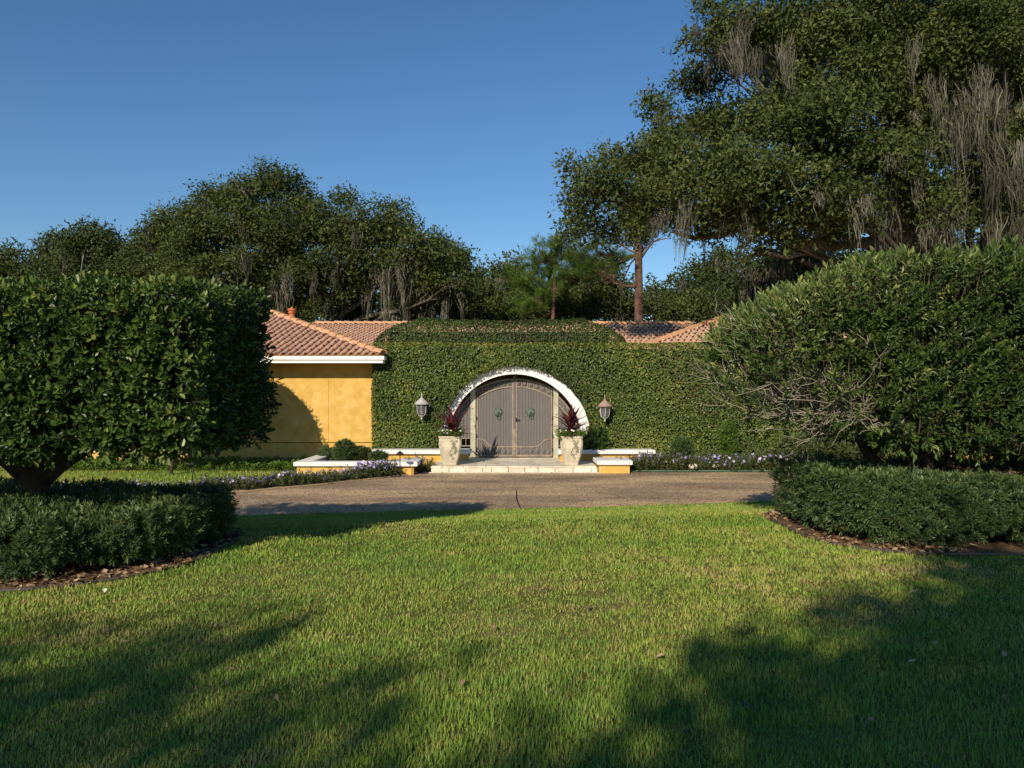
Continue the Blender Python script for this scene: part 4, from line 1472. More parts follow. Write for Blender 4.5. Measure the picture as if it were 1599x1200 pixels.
def bed_proto(seed, nflower, w=.34, h=.34, grassy=False):
    rr = np.random.default_rng(seed)
    t = empty('flowering_plant', (0, 0, 0))
    n = 60
    a = rr.random(n)*6.28; r_ = np.sqrt(rr.random(n))*w
    pos = np.stack([r_*np.cos(a), r_*np.sin(a)*.8, rr.random(n)*h*.75*(1-(r_/w)**2*.6)], 1)
    z = np.stack([pos[:, 0]*2, pos[:, 1]*2, np.full(n, .8)], 1)+rr.normal(size=(n, 3))*.25
    T = SPB if not grassy else SPB
    parts = []
    for k in range(len(T)):
        m = np.arange(n) % len(T) == k
        parts.append(scatter(T[k], pos[m], frames(z[m], rr), rr.uniform(.8, 1.3, m.sum()), rr.normal(.5, .16, m.sum()).clip(.1, 1), rr))
    q = 5
    p2 = np.stack([rr.normal(size=q)*w*.4, rr.normal(size=q)*w*.35, np.zeros(q)], 1)
    parts.append(scatter(GC[seed % 3], p2, frames(np.tile([0, 0, 1.], (q, 1))+rr.normal(size=(q, 3))*.1, rr), rr.uniform(.8, 1.15, q)*h/.34, rr.normal(.55, .15, q).clip(.1, 1), rr))
    V, F, tt = merge(parts)
    tag(np_mesh('foliage', V, F, M['bed'], t, tint=np.clip(tt, 0.02, 1)), kind='stuff')
    if nflower:
        a = rr.random(nflower)*6.28; r_ = np.sqrt(rr.random(nflower))*w*.9
        pos = np.stack([r_*np.cos(a), r_*np.sin(a)*.8, h*(.75+.4*rr.random(nflower))*(1-(r_/w)**2*.35)], 1)
        z = np.stack([pos[:, 0], pos[:, 1]-.35, np.full(nflower, .35)], 1)+rr.normal(size=(nflower, 3))*.15
        V, F, tt = scatter(petals(5, .042, rr), pos, frames(z, rr), rr.uniform(.7, 1.2, nflower), rr.random(nflower), rr, .1)
        tag(np_mesh('blossoms', V, F, M['petal'], t, tint=np.clip(tt, 0, 1)), kind='stuff')
    return t


SPB = [sprig(8, .13, leaf6, .065, .024, 1.4, .4, np.random.default_rng(170+i), .003, .3) for i in range(3)]
pr = [bed_proto(181, 9), bed_proto(182, 22), bed_proto(183, 34), bed_proto(184, 4), bed_proto(185, 14)]
used = set()


def put_plant(k, x, y, s, label, group):
    o = pr[k] if k not in used else copy_tree(pr[k])
    used.add(k)
    o.location = (x, y, 0); o.scale = (s, s, s*R.uniform(.9, 1.15)); o.rotation_euler = (0, 0, R.random()*6.28)
    tag(o, label, 'plant', group)


LL = 'lavender-flowered bedding plant in the strip along the drive left of the steps'
RL = 'grassy lavender-flowered bedding plant in the strip right of the steps'
for x in np.arange(-9.4, -2.5, .30):
    y = float(curve_y(EDGE_FAR, x))+.5
    k = R.choice([0, 1, 4]) if x < -3.4 else 2
    s = .74 if x < -4.4 else (.72 if x < -3.4 else 1.0)
    put_plant(int(k), x+R.normal()*.04, y+R.normal()*.05, s*R.uniform(.88, 1.12), LL, 'bedding plants left of the steps')
    if x > -6.6: put_plant(1, x+.12, y+.33, s*1.05, LL, 'bedding plants left of the steps')
for x in np.arange(2.95, 8.6, .36):
    for row in range(2):
        y = float(curve_y(EDGE_FAR, x))+.42+row*.42
        if row and x < 3.3: continue
        k = R.choice([0, 3, 4, 0, 1])
        put_plant(int(k), x+R.normal()*.05+row*.15, y+R.normal()*.05, R.uniform(.95, 1.25), RL, 'bedding plants right of the steps')

# pale stones lying in the right bed
for k, (px, py, s) in enumerate(((1081, 722, .13), (1118, 718, .1))):
    b = MB(); b.lathe([(.02, -.4), (.8, -.3), (1.0, .1), (.8, .5), (.3, .75), (.02, .8)], 0, 0, 9)
    o = b.build('rock', M['stone'], None, True)
    o.location = (at(px, py, 20.55)[0], 20.42+.1*k, .12); o.scale = (s, s*.8, s)
    tag(o, ('larger pale rock among the grassy flowers right of the steps', 'smaller pale rock among the grassy flowers right of the steps')[k], 'rock')

# ------------------------------------------------------------------ grass
def grass(name, n, zone, seed, h=(.035, .065), wd=.0075, spread=1.0, mat='grass', tmul=1.0):
    rr = np.random.default_rng(seed)
    p2 = zone(n, rr)
    n = len(p2)
    az = rr.random(n)*6.28
    lean = np.abs(rr.normal(size=n))*.72
    hh = rr.uniform(*h, n)*(1+.22*vnoise(p2, 2.3, seed+3)+.22*vnoise(p2, 12, seed+4))
    d = np.sqrt((p2**2).sum(1))
    wv = wd*rr.uniform(.7, 1.3, n)*np.clip(d/5.0, 1, 3)
    side = np.stack([-np.sin(az), np.cos(az), np.zeros(n)], 1)
    fw = np.stack([np.cos(az), np.sin(az), np.zeros(n)], 1)
    b = np.stack([p2[:, 0], p2[:, 1], gz(p2[:, 0], p2[:, 1])+.002], 1)
    tip = b+fw*(hh*np.sin(lean))[:, None]*spread+np.array([0, 0, 1])*(hh*np.cos(lean))[:, None]
    V = np.stack([b-side*wv[:, None]/2, b+side*wv[:, None]/2, tip], 1).reshape(-1, 3)
    F = np.arange(3*n).reshape(-1, 3)
    patch = vnoise(p2, .9, seed+7)*.12+vnoise(p2, 2.7, seed+8)*.12+vnoise(p2, 8.0, seed+9)*.10+vnoise(p2, 22.0, seed+11)*.08
    tint = .44+patch*tmul+rr.normal(size=n)*.13
    dead = rr.random(n) < np.clip(.05+.11*vnoise(p2, 1.5, seed+5)+.05*vnoise(p2, 9, seed+6), 0.015, .35)
    tint = np.where(dead, rr.uniform(0, .2, n), tint)
    return tag(np_mesh(name, V, F, M[mat], tint=np.clip(tint, 0, 1)), kind='stuff')


def front_zone(n, rr):
    # density falls with distance from where one stands
    u = rr.random(n)
    a, b, k = 2.9, 15.6, -.6
    y = (a**(1+k)+u*(b**(1+k)-a**(1+k)))**(1/(1+k))
    x = rr.uniform(-1, 1, n)*(y*.72+.9)
    p = np.stack([x, y], 1)
    e = np.interp(p[:, 0], xs, yn+wob)+.03*rr.normal(size=n)
    return p[(p[:, 1] < e) & ~in_bed(p, -.02)]


grass('grass', 500000, front_zone, 201, h=(.02, .04), wd=.0075, spread=1.2)


def side_zone(n, rr):
    p = np.stack([rr.uniform(-15, -2.6, n), rr.uniform(14.0, 21.2, n)], 1)
    m = (p[:, 1] > np.interp(p[:, 0], xs, yf)+.8) & ~((p[:, 0] > -5.4) & (p[:, 1] > 19.4))
    return p[m]


grass('side_grass', 70000, side_zone, 203, h=(.04, .07), wd=.006)
# brighter leafy ground cover against the house
rr = np.random.default_rng(205)
n = 1100
pos = np.stack([rr.uniform(-13, -5.45, n), rr.uniform(20.3, 22.55, n), np.zeros(n)], 1)
z = np.tile([0, -.15, 1.], (n, 1))+rr.normal(size=(n, 3))*.3
V, F, tt = scatter(FT[1], pos, frames(z, rr), rr.uniform(1.1, 2.0, n), rr.normal(.5, .18, n).clip(.05, 1), rr)
tag(np_mesh('ground_cover', V, F, M['cover'], tint=np.clip(tt, 0, 1)), kind='stuff')

rr = np.random.default_rng(207)
n = 260
yy = rr.uniform(2.6, 19.5, n); xx = rr.uniform(-1, 1, n)*(yy*.7+.6)
dn_ = np.interp(xx, xs, yn); df_ = np.interp(xx, xs, yf)
edge = rr.random(n) < .45
yy = np.where(edge, np.where(rr.random(n) < .5, dn_+rr.normal(size=n)*.15, df_-np.abs(rr.normal(size=n))*.2), yy)
zz = np.where(yy < dn_, gz(xx, yy)+.035, .012)
ok_ = ~in_bed(np.stack([xx, yy], 1)) & (yy < df_-.02)
V6, F6 = leaf6(1, .55, .3, -.25)
zn = unit(np.stack([rr.normal(0, .35, n), rr.normal(0, .35, n), np.ones(n)], 1))
V, F, tt = scatter((V6-np.array([0, .5, 0]), F6, np.array([[0, 0.], [0, 0.]])), np.stack([xx, yy, zz], 1)[ok_], frames(zn, rr)[ok_], rr.uniform(.03, .065, n)[ok_], rr.uniform(.1, .9, n)[ok_], rr, .02)
tag(np_mesh('fallen_leaves', V, F, M['litter'], tint=np.clip(tt, 0, 1)), kind='stuff')
# stray leaves on the lawn
def fallen(label, x, y, s, mat, rz):
    V, F = leaf6(s, s*.55, .3, -.25)
    o = np_mesh('fallen_leaf', V, F, mat)
    o.location = (x, y, .45); o.rotation_euler = (.15, .1, rz)
    tag(o, label, 'leaf')


fallen('dark curled fallen leaf lying in the shaded foreground grass', *(at(1190, 1130, 3.86)[:2]), .10, M['edging'], 1.2)
fallen('pale fallen leaf lying on the grass before the left edging', *(at(163, 936, 6.2)[:2]), .06, M['cap'], .4)

# ------------------------------------------------------------------ trees beyond
SPY = {}


def sprays(L, rad, n=10):
    key = (L, rad, n)
    if key not in SPY:
        SPY[key] = [spray(n, rad, L, L*.55, np.random.default_rng(300+i)) for i in range(4)]
    return SPY[key]


def oak(label, base, lobes, lai, L, seed, mat='oak', moss=0, moss_len=(.5, 1.6), moss_where=None, trunk_r=.5, fork=.35, limbs=None, name='oak_tree', cat='tree', group=None, t0=.46, moss_w=.03, shellk=.85, clump_r=(.22, .44), nspray=10, bark='bark', limb_n=14, rsp=.22, core_k=1.0, rk=1.12, out_k=.22, curtains=(), limb_x=-1e9):
    """lobes: (x, y, z, r). Each lobe is broken into clumps, each clump into leafy sprays."""
    rr = np.random.default_rng(seed)
    t, p2 = tree_wrap(name, label, cat, (base[0], base[1], 0), group)
    lob = np.array(lobes, float); lob[:, 3] *= rk
    P, Nn, Tn, ends = [], [], [], []
    for x, y, z, r in lob:
        nc = max(6, int(17*(r/1.2)**1.6))
        d = unit(rr.normal(size=(nc, 3)))
        c = np.array([x, y, z])+d*(r*shellk*rr.random((nc, 1))**.4)*np.array([1, 1, .78])
        cr = r*rr.uniform(*clump_r, nc)
        ends.append((np.array([x, y, z]), c))
        for q, s in zip(c, cr):
            k = max(4, int(lai*(1.0 if abs(x*FPX/y) < 830 and z-CAM_H < .53*y else out_k)*11.6*(s/L)**2/nspray))
            v = unit(rr.normal(size=(k, 3)))
            v[:, 2] = np.where(v[:, 2] < -.25, -v[:, 2]*.6, v[:, 2])
            pp = q+v*(s*rr.random((k, 1))**.4)*np.array([1.1, 1.1, .62])
            P.append(pp); Nn.append(v+np.array([0, 0, .5]))
            Tn.append(np.full(k, rr.normal()*.07))
    # sparse big leaves deep in each lobe close the crown to the sky
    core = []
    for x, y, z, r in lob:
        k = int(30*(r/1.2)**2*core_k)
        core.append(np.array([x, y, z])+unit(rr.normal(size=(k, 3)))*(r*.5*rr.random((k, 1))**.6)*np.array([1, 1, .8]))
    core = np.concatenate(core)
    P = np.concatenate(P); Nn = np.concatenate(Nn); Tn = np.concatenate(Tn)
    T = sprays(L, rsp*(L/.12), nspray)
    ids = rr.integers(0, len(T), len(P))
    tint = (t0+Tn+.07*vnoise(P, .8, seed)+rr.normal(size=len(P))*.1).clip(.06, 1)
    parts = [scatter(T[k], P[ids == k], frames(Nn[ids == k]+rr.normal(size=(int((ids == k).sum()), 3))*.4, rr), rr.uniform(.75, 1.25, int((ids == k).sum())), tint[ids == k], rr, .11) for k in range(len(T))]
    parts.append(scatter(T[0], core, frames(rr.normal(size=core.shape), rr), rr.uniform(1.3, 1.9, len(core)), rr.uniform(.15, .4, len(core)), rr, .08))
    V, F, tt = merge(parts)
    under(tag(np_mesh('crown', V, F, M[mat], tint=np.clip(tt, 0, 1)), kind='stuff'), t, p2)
    # trunk and limbs
    cen = lob[:, :3].mean(0)
    zf = max(1.5, fork*cen[2])
    fk = np.array([base[0]+(cen[0]-base[0])*.15, base[1], zf])
    tr_ = [(wavy((base[0], base[1], -.1), fk, 5, .03, 0, rr), np.linspace(trunk_r*1.25, trunk_r*.85, 5))]
    order = [i for i in rr.permutation(len(lob)) if lob[i, 0] >= limb_x][:limb_n]
    for i in order:
        e, cl = ends[i]
        main = wavy(fk, e, 9, .035, rr.uniform(0, .6), rr)
        tr_.append((main, np.linspace(trunk_r*.36, trunk_r*.06, 9)))
        for q in cl[:6]:
            tr_.append((wavy(main[6], q, 5, .06, 0, rr), np.linspace(trunk_r*.07, .012, 5)))
    for lm, rad in (limbs or []): tr_.append((np.array(lm, float), rad))
    under(tubes('trunk', tr_, M[bark], None, 7), t, p2)
    if moss:
        out = []
        cand = np.concatenate([c for _, c in ends])
        if moss_where is not None:
            wgt = moss_where(cand); wgt = wgt/wgt.sum()
        else: wgt = np.full(len(cand), 1/len(cand))
        pick = cand[rr.choice(len(cand), moss, p=wgt)]
        Vs, Fs, Ts, o_ = [], [], [], 0
        jobs = [(q+rr.normal(size=3)*np.array([.25, .25, .1])-np.array([0, .1, .25]), rr.uniform(*moss_len)*rr.choice([.45, .7, 1, 1.25]), rr.integers(30, 80), .13) for q in pick]
        jobs += [(np.array(c)+rr.normal(size=3)*np.array([w*.5, .5, .25]), L_*rr.uniform(.5, 1.15), rr.integers(50, 110), .15) for c, L_, w, k in curtains for _ in range(k)]
        for q, Lm, ns, sprd in jobs:
            sp = rr.normal(size=(ns, 3))*np.array([sprd, sprd, .14])*Lm**.5
            ln = Lm*rr.uniform(.3, 1.0, ns)*np.exp(-(np.linalg.norm(sp[:, :2], axis=1)/.3)**2*.5)
            wv = moss_w*rr.uniform(.5, 1.2, ns)
            az = rr.random(ns)*6.28
            sd = np.stack([np.cos(az), np.sin(az), np.zeros(ns)], 1)
            st = q+sp
            rowsV = []
            drift = np.zeros((ns, 3)); sway = rr.normal(size=2)*.10
            for u, ww in ((0, .6), (.3, 1), (.65, .7), (1, .06)):
                pull = .55*u
                cpt = st*np.array([1-pull, 1-pull, 1])+np.append(q[:2]*pull, 0)+np.array([0, 0, -1])*(ln*u)[:, None]+drift
                drift = drift+rr.normal(size=(ns, 3))*np.array([.05, .05, .02])+np.array([sway[0]*math.sin(u*5), sway[1]*math.sin(u*5), 0])
                rowsV += [cpt-sd*(wv*ww)[:, None], cpt+sd*(wv*ww)[:, None]]
            Vm = np.stack(rowsV, 1)          # ns, 8, 3
            Fm = np.array([[0,1,3,2],[2,3,5,4],[4,5,7,6]])
            Fs.append((Fm[None]+(np.arange(ns)*8)[:, None, None]).reshape(-1, 4)+o_)
            Vs.append(Vm.reshape(-1, 3)); o_ += ns*8
            Ts.append(np.repeat(rr.normal(.45, .22, ns)+rr.normal()*.2, 3))
        under(tag(np_mesh('moss', np.concatenate(Vs), np.concatenate(Fs), M['moss'], tint=np.clip(np.concatenate(Ts), 0, 1)), kind='stuff'), t, p2)
    return t


def lobes_px(lst, d, dj, seed, rk=1.0):
    """crown lobes given by where they show in the photograph (px, py, radius px), spread in depth round d"""
    rr = np.random.default_rng(seed)
    out = []
    for e in lst:
        px, py, r = e[:3]
        dd = d+(e[3] if len(e) > 3 else rr.uniform(-dj, dj))
        p = at(px, py, dd)
        out.append((*p, r*rk*dd/FPX))
    return out


# great live oak, right
big = [(905,335,42),(893,268,26),(950,300,58),(965,255,36),(1020,285,62),(1045,215,48),(1025,172,32),(1090,130,42),(1092,70,30),(1140,40,48),(1118,205,58),(1100,305,62,-3),(1185,285,72,-4),(1180,190,60,-2),
       (1240,60,70),(1250,215,72,-3),(1275,310,66,-4),(1320,140,78,-2),(1340,245,72,-3),(1350,325,46,-4),(1330,40,85),(1430,70,90),(1420,180,70,-1),(1440,300,60,-3),(1520,50,90),(1530,150,70,1),(1480,330,40,-4),(1570,340,45,-3),
       (1620,90,110),(1660,230,100),(1760,160,120),(1790,320,80),(1860,230,100),(1210,-50,80),(1350,-100,110),(1500,-110,120),(1650,-60,120),(1800,20,120),(1180,385,26,3),(1250,395,28,3)]
# lobes on the far side of the tree and some depth behind, darker from the front
big += [(900,365,26),(940,362,30),(990,362,34),(1050,345,36),(1110,348,40,-2),(1180,345,44,-3),(1240,358,42,-3),(1320,368,36,-3),(1060,255,56,-2),(1000,240,40),(1130,255,58,-3),(1122,15,34),(1150,90,52),(1195,40,52),(1290,190,60,-4),(1480,230,60,-3),(1400,250,55,-4),(1560,230,60,-3),(1470,110,60,-2)]
big += [(1000,330,45,4),(1150,330,55,4),(1300,330,60,5),(1420,340,60,5),(1530,300,70,5),(1600,300,70,5),(1250,120,70,5),(1400,120,80,6),(1560,170,80,6)]
LIMB = [
    ([at(1600,480,28), at(1545,425,27.5), at(1480,393,27), at(1440,380,26.8), at(1408,352,26.6), at(1404,318,26.5), at(1390,260,26.5)], np.array([.5,.42,.36,.3,.2,.15,.08])),
    ([at(1470,392,27.2), at(1400,372,27.3), at(1330,346,27.2), at(1260,334,27), at(1190,340,26.6), at(1130,366,26.3), at(1085,372,26), at(1050,362,26)], np.array([.26,.22,.2,.18,.16,.13,.09,.05])),
    ([at(1400,372,27.4), at(1300,386,27.6), at(1215,368,27.5), at(1160,352,27.2)], np.array([.2,.17,.13,.06])),
    ([at(1290,388,27.6), at(1230,402,28), at(1180,392,28)], np.array([.1,.08,.04])),
]
CURT = [(at(px, py, d_), L_, w_, k_) for px, py, d_, L_, w_, k_ in (
    (1135, 45, 25.0, 1.7, .8, 3), (1165, 80, 24.5, 2.0, .9, 4), (1205, 60, 25.5, 1.4, .7, 2), (1335, 105, 25, 1.4, .8, 3), (1365, 150, 24.8, 1.2, .7, 2),
    (1485, 140, 23.6, 2.2, .9, 4), (1515, 185, 23.2, 3.0, .9, 4), (1560, 160, 23.2, 2.8, 1.0, 4), (1590, 220, 23.2, 3.2, 1.0, 4), (1530, 270, 23.6, 2.4, 1.0, 4), (1640, 180, 24, 3.2, 1.0, 4),
    (1400, 300, 24.8, 1.2, .7, 3), (1230, 335, 25, 1.1, 1.0, 4), (1120, 340, 25.2, 1.0, 1.0, 3), (1320, 345, 24.8, 1.3, 1.0, 4), (1010, 335, 25.5, .9, .8, 2), (1440, 350, 24.8, 1.2, .9, 4))]
oak('huge moss-draped live oak filling the sky to the right above the shaggy shrub', (17.5, 28.5), lobes_px(big, 27, 3.0, 401), 1.1, .14, 402, 'oak',
    moss=190, curtains=CURT, limb_x=6.3, moss_len=(.6, 2.4), trunk_r=.7, fork=.32, limbs=LIMB, limb_n=16, t0=.45, moss_w=.013, nspray=12, rsp=.2,
    moss_where=lambda c: .25+1.0*(((c[:, 0]*FPX/c[:, 1]+CX) > 1380)*2.2+(np.abs(c[:, 0]*FPX/c[:, 1]+CX-1170) < 60)*1.3+((HZ-(c[:, 2]-CAM_H)*FPX/c[:, 1]) > 270)*1.0)*np.where(c[:, 0]*FPX/c[:, 1]+CX < 1020, .12, 1))

# broad oak, left of centre
mid = [(383,300,38),(425,290,40),(460,315,36),(340,322,34),(310,328,24),(282,345,34),(245,368,38),(215,392,36),(265,385,40),(320,375,48,-2),(380,360,52,-2),(440,370,54,-2),(490,345,44),(540,318,28),(520,360,40),(590,345,42),(560,385,52,-2),(620,360,36),
       (655,385,40),(690,392,36),(716,405,28),(722,435,24),(680,430,42,-2),(615,420,48,-2),(550,440,46,-1),(480,420,46,-2),(410,420,50,-2),(345,425,48,-2),(290,430,46,-1),(235,430,42),(190,425,32),
       (700,465,36),(640,470,40),(560,480,40,2),(480,478,44,-1),(420,470,44,1),(350,470,44),(280,470,44)]
oak('broad live oak with hanging moss behind the yellow house', (at(500, 0, 43)[0], 43), lobes_px(mid, 42, 3.0, 411), 1.6, .17, 412, 'oak', moss=150, moss_len=(.9, 2.6), trunk_r=.6, fork=.4, limb_n=14, t0=.42, moss_w=.022, nspray=12, rsp=.2, core_k=.35, clump_r=(.2, .46), shellk=.92, rk=1.06,
    moss_where=lambda c: .1+((c[:, 2] < 9.0) & (np.abs(c[:, 0]+9) < 5.5))*1.5)

oak('small dark oak at the left end of the far tree line', (at(22, 0, 46)[0], 46), lobes_px([(20,405,24),(45,425,26),(-10,415,30),(10,440,34),(-50,420,40),(60,450,30)], 46, 2, 421), 1.4, .18, 422, 'oak', trunk_r=.3, limb_n=5, t0=.42)
oak('pale thin-leaved tree beside the rounded pine in the far tree line', (at(84, 0, 56)[0], 56), lobes_px([(80,382,20),(70,400,20),(98,385,16),(85,420,24),(60,425,18)], 56, 2, 423), .5, .2, 424, 'far_oak', trunk_r=.25, limb_n=5, t0=.85)
oak('rounded olive pine standing left of the broad oak', (at(137, 0, 54)[0], 54), lobes_px([(110,378,22),(140,368,26),(165,378,24),(135,395,34),(105,405,28),(170,402,30),(140,425,36),(185,430,30),(95,430,26)], 54, 2, 425), 1.4, .2, 426, 'far_oak', trunk_r=.3, limb_n=6, t0=.62)
# between the broad oak and the pine
oak('grey-tan tree thick with moss right of the broad oak', (at(785, 0, 52)[0], 52), lobes_px([(775,425,17),(800,415,16),(790,440,24),(770,455,20),(810,450,20),(745,425,10),(750,450,18)], 52, 1.5, 431), 1, .2, 432, 'far_oak', moss=70, moss_len=(.6, 1.8), trunk_r=.25, limb_n=5, t0=.8, moss_w=.03)
oak('dark oak thicket behind the left part of the clipped ivy mass', (at(740, 0, 47)[0], 47), lobes_px([(735,445,26),(715,470,30),(760,465,30),(690,480,28),(740,490,34),(790,480,34),(640,490,30),(830,480,30)], 47, 2, 433), 1.4, .19, 434, 'oak', moss=12, trunk_r=.3, limb_n=5, t0=.42)
oak('dark oak between the young pine and the tall pine trunk', (at(930, 0, 46)[0], 46), lobes_px([(900,455,30),(940,445,32),(870,470,34),(965,465,34),(920,480,36),(985,480,26),(850,490,30),(950,420,26)], 46, 2, 435), 1.4, .18, 436, 'oak', moss=30, moss_len=(.5, 1.4), trunk_r=.3, limb_n=6, t0=.45)
oak('low oak right behind the tall pine trunk', (at(1035, 0, 50)[0], 50), lobes_px([(1022,455,14),(1040,470,22),(1015,480,24),(1065,470,24),(1045,490,28),(1090,485,28)], 50, 2, 437), 1.4, .19, 438, 'oak', trunk_r=.25, limb_n=4, t0=.5)
oak('grey-green mossy oak in the gap under the great oak', (at(1120, 0, 54)[0], 54), lobes_px([(1095,425,24),(1125,405,22),(1140,418,20),(1085,450,24),(1120,440,30),(1150,450,28),(1105,475,34),(1160,475,30),(1065,440,14)], 54, 2, 439), 1.3, .21, 440, 'far_oak', moss=60, moss_len=(.6, 1.8), trunk_r=.35, limb_n=7, t0=.55, moss_w=.028)
oak('dark oak behind the shaggy shrub under the great oak limbs', (at(1290, 0, 44)[0], 44), lobes_px([(1180,430,34),(1220,420,34),(1265,425,42),(1320,430,46),(1380,425,48),(1440,420,48),(1190,470,40),(1260,470,50),(1340,475,50),(1420,470,50)], 44, 2, 441), 1.2, .2, 442, 'far_oak', moss=110, moss_len=(.8, 2.2), trunk_r=.4, limb_n=9, t0=.42, moss_w=.028)
oak('dark oak at the far right behind the shaggy shrub', (at(1600, 0, 46)[0], 46), lobes_px([(1500,420,50),(1560,410,55),(1620,400,60),(1690,380,70),(1530,470,55),(1640,470,70),(1760,420,80)], 46, 3, 443), 1.1, .22, 444, 'far_oak', moss=50, trunk_r=.4, limb_n=6, t0=.4)

rr = np.random.default_rng(450)
wood = [(*at(px, 505-rr.uniform(0, 30), 72+rr.uniform(-4, 4)), rr.uniform(1.8, 2.8)) for px in np.arange(-350, 2000, 26)]
P_ = np.concatenate([np.array(e[:3])+rr.normal(size=(34, 3))*e[3]*.5*np.array([1, .6, 1]) for e in wood])
T_ = sprays(.42, .2, 12)
parts = [scatter(T_[k], P_[k::4], frames(rr.normal(size=P_[k::4].shape)+np.array([0, -.3, .6]), rr), rr.uniform(.8, 1.3, len(P_[k::4])), rr.normal(.4, .12, len(P_[k::4])).clip(.1, 1), rr, .1) for k in range(4)]
V, F, tt = merge(parts)
tag(np_mesh('far_woods', V, F, M['far_oak'], tint=np.clip(tt, 0, 1)), 'dark band of far woods closing the gaps between the trees', kind='stuff')

# pines
def pine(label, base, h, tilt, r0, tufts, seed, L=.2, nneedle=34, branches=(), t0=.5, bark='pine_bark', needle_w=.012, ntuft=1.0):
    rr = np.random.default_rng(seed)
    t, p2 = tree_wrap('pine_tree', label, 'tree', (base[0], base[1], 0))
    top = np.array([base[0]+tilt, base[1], h])
    tk = wavy((base[0], base[1], -.1), top, 9, .004, 0, rr)
    lst = [(tk, np.linspace(r0*1.15, r0*.55, 9))]
    P, Nn = [], []
    for c, r, n in tufts:
        c = np.array(c)
        a = tk[np.argmin(np.abs(tk[:, 2]-(c[2]-.3)))]
        br = wavy(a, c, 7, .04, -.25, rr)
        lst.append((br, np.linspace(r0*.22, .025, 7)))
        n = int(n*ntuft)
        for k in range(n):
            e = c+rr.normal(size=3)*np.array([r, r, r*.6])*.55
            lst.append((wavy(br[rr.integers(3, 7)], e, 4, .05, 0, rr), np.linspace(.022, .008, 4)))
            for q in range(3):
                P.append(e+rr.normal(size=3)*.12); Nn.append(unit(e-c+np.array([0, 0, r*.7]))+rr.normal(size=3)*.25)
    for b_, rad in branches: lst.append((np.array(b_), rad))
    under(tubes('trunk', lst, M[bark], None, 8), t, p2)
    Vs, Fs, ft = [], [], []
    for k in range(nneedle):
        th = abs(rr.normal())*.6+.15; az = rr.random()*6.28
        d = np.array([math.cos(az)*math.sin(th), math.sin(az)*math.sin(th), math.cos(th)])
        V, F = leaf4(L*rr.uniform(.8, 1.3), needle_w, 0)
        Vs.append(V@rot_to(d, np.array([.2, .3, 1.])).T+rr.normal(size=3)*.04); Fs.append(F+4*k); ft.append([0, k])
    T = (np.concatenate(Vs), np.concatenate(Fs), np.array(ft, float))
    P = np.array(P); Nn = np.array(Nn)
    V, F, tt = scatter(T, P, frames(Nn, rr), rr.uniform(.8, 1.3, len(P)), (t0+rr.normal(size=len(P))*.14).clip(.1, 1), rr, .1)
    under(tag(np_mesh('crown', V, F, M['pine'], tint=np.clip(tt, 0.05, 1)), kind='stuff'), t, p2)


yp = [(878,378,22),(845,398,24),(868,405,26),(830,425,24),(860,430,30),(890,420,24),(815,445,22),(845,450,28),(880,445,24),(905,400,20),(825,480,18),(835,465,20),(905,430,18)]
pine('young pine with bright green needles left of the tall pine', (at(862, 0, 40)[0], 40), at(868, 372, 40)[2], .2, .13,
     [(at(px, py, 40+(k % 5-2)*.5), r*40/FPX, 20) for k, (px, py, r) in enumerate(yp)], 501, L=.3, nneedle=30, t0=.6, needle_w=.016)
tp = [(930,392,24),(955,405,22),(912,405,22),(985,372,20),(1010,370,20),(945,425,20),(920,425,18),(1025,350,24),(960,370,24),(995,350,26),(970,340,26)]
TX = at(1000, 0, 38)
pine('tall pine with a bare reddish trunk rising into the great oak', (TX[0], 38), at(990, 300, 38)[2], -.15, .262,
     [(at(px, py, 38.3+(k % 5-2)*.4), r*38/FPX, 16) for k, (px, py, r) in enumerate(tp)], 503, L=.28, nneedle=28, t0=.4, needle_w=.014,
     branches=[(np.array([at(1002, 402, 38), at(1012, 388, 37.9), at(1020, 378, 37.8), at(1032, 374, 37.7), at(1045, 372, 37.6)]), np.array([.07, .06, .05, .035, .02])),
               (np.array([at(996, 400, 38), at(985, 412, 38), at(978, 428, 38.2), at(970, 436, 38.2)]), np.array([.05, .04, .03, .015]))])

# trees behind the place one stands: their crowns throw the shade over the front lawn
def from_shade(gx, gy, h, r):
    """a crown lobe whose shade falls at (gx, gy)"""
    return (gx*.8-SUN.x/-SUN.z*h, gy*.8-SUN.y/-SUN.z*h, h+.4, r*.85)


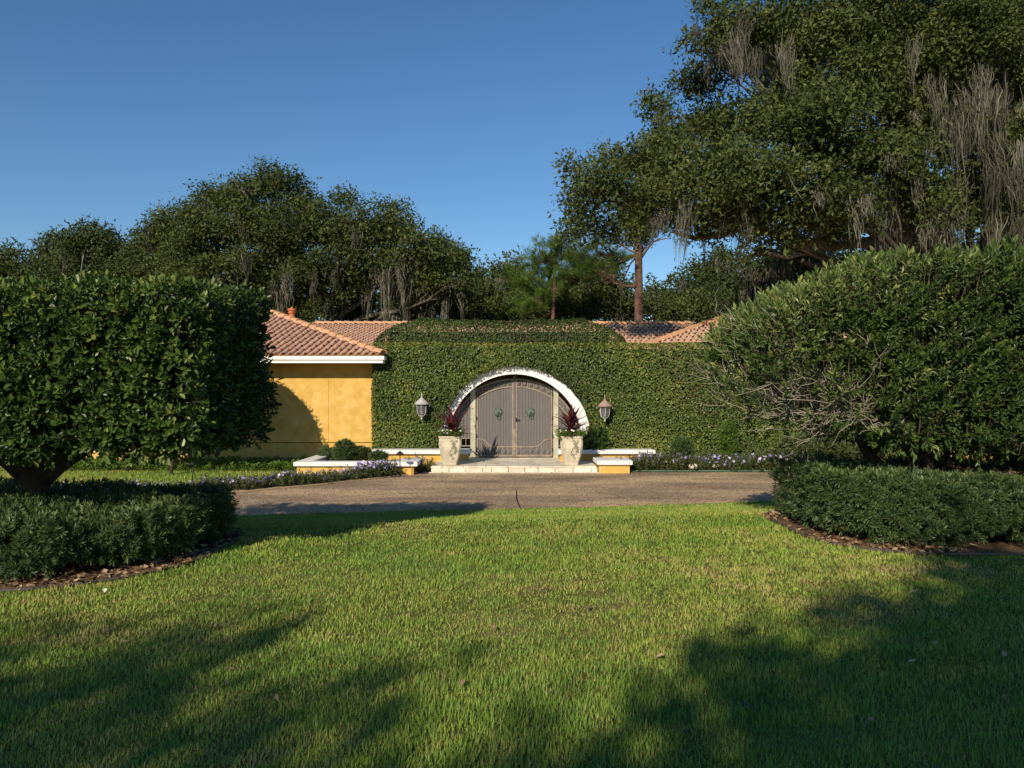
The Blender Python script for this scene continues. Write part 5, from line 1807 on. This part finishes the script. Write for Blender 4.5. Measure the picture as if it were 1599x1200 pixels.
sh_r = [(1.5, 4.2, 7.5, .45), (2.5, 4.6, 8.0, .7), (3.4, 5.4, 8.5, .75), (4.5, 6.0, 9.0, .9), (5.4, 7.0, 8.2, .8), (6.3, 7.6, 9.5, .8), (7.4, 6.5, 9, 1.3), (4.9, 3.6, 8, 1.2), (2.3, 2.4, 7.5, 1.1), (.9, 2.9, 7.2, .8), (3.3, 3.2, 9.4, .9), (6.4, 5.0, 8, 1.1), (8.5, 8.2, 9, .9), (5.2, 8.3, 9.6, .35), (.2, 2.2, 8, .8), (9.5, 5, 9, 1.4), (5.8, 6.2, 8.8, .9), (7.2, 8.0, 9, .7), (3.9, 4.4, 8, .9), (1.7, 3.3, 8.2, .8), (6.8, 9.6, 9.4, .45), (5.6, 9.3, 9.0, .3), (4.2, 7.4, 9.2, .4), (2.2, 5.6, 8.6, .45), (3.0, 6.6, 9, .4), (1.2, 3.8, 7.8, .5), (5.0, 5.0, 8.4, .9), (4.4, 2.8, 9.2, 1.0), (7.8, 4.6, 8.4, 1.1), (2.9, 1.8, 8.8, 1.0)]
sh_l = [(-3.9, 4.7, 8, .6), (-2.8, 4.2, 8.5, .5), (-2.0, 4.0, 9, .45), (-4.7, 5.0, 9, .55), (-2.6, 6.0, 9.4, .16), (-1.9, 3.0, 8, .9), (-3.6, 2.8, 8.6, 1.0), (-5.2, 3.4, 8, .9), (-.7, 3.1, 9, .6), (-6, 4.6, 9, .5)]
oak('tall oak behind the viewer shading the right of the front lawn', (-3.6, -17.5), [from_shade(*e) for e in sh_r], 1.5, .2, 601, 'oak', out_k=1, rk=1.0, trunk_r=.3, limb_n=16, nspray=10, fork=.55, shellk=.75, clump_r=(.3, .5))
oak('tall oak behind the viewer shading the left of the front lawn', (-10.2, -18), [from_shade(*e) for e in sh_l], 1.5, .2, 603, 'oak', out_k=1, rk=.95, trunk_r=.25, limb_n=12, nspray=10, fork=.6, shellk=.75, clump_r=(.3, .5))
print('objects', len(bpy.data.objects), 'triangles', sum(len(m.loops)-2*len(m.polygons) for m in bpy.data.meshes))
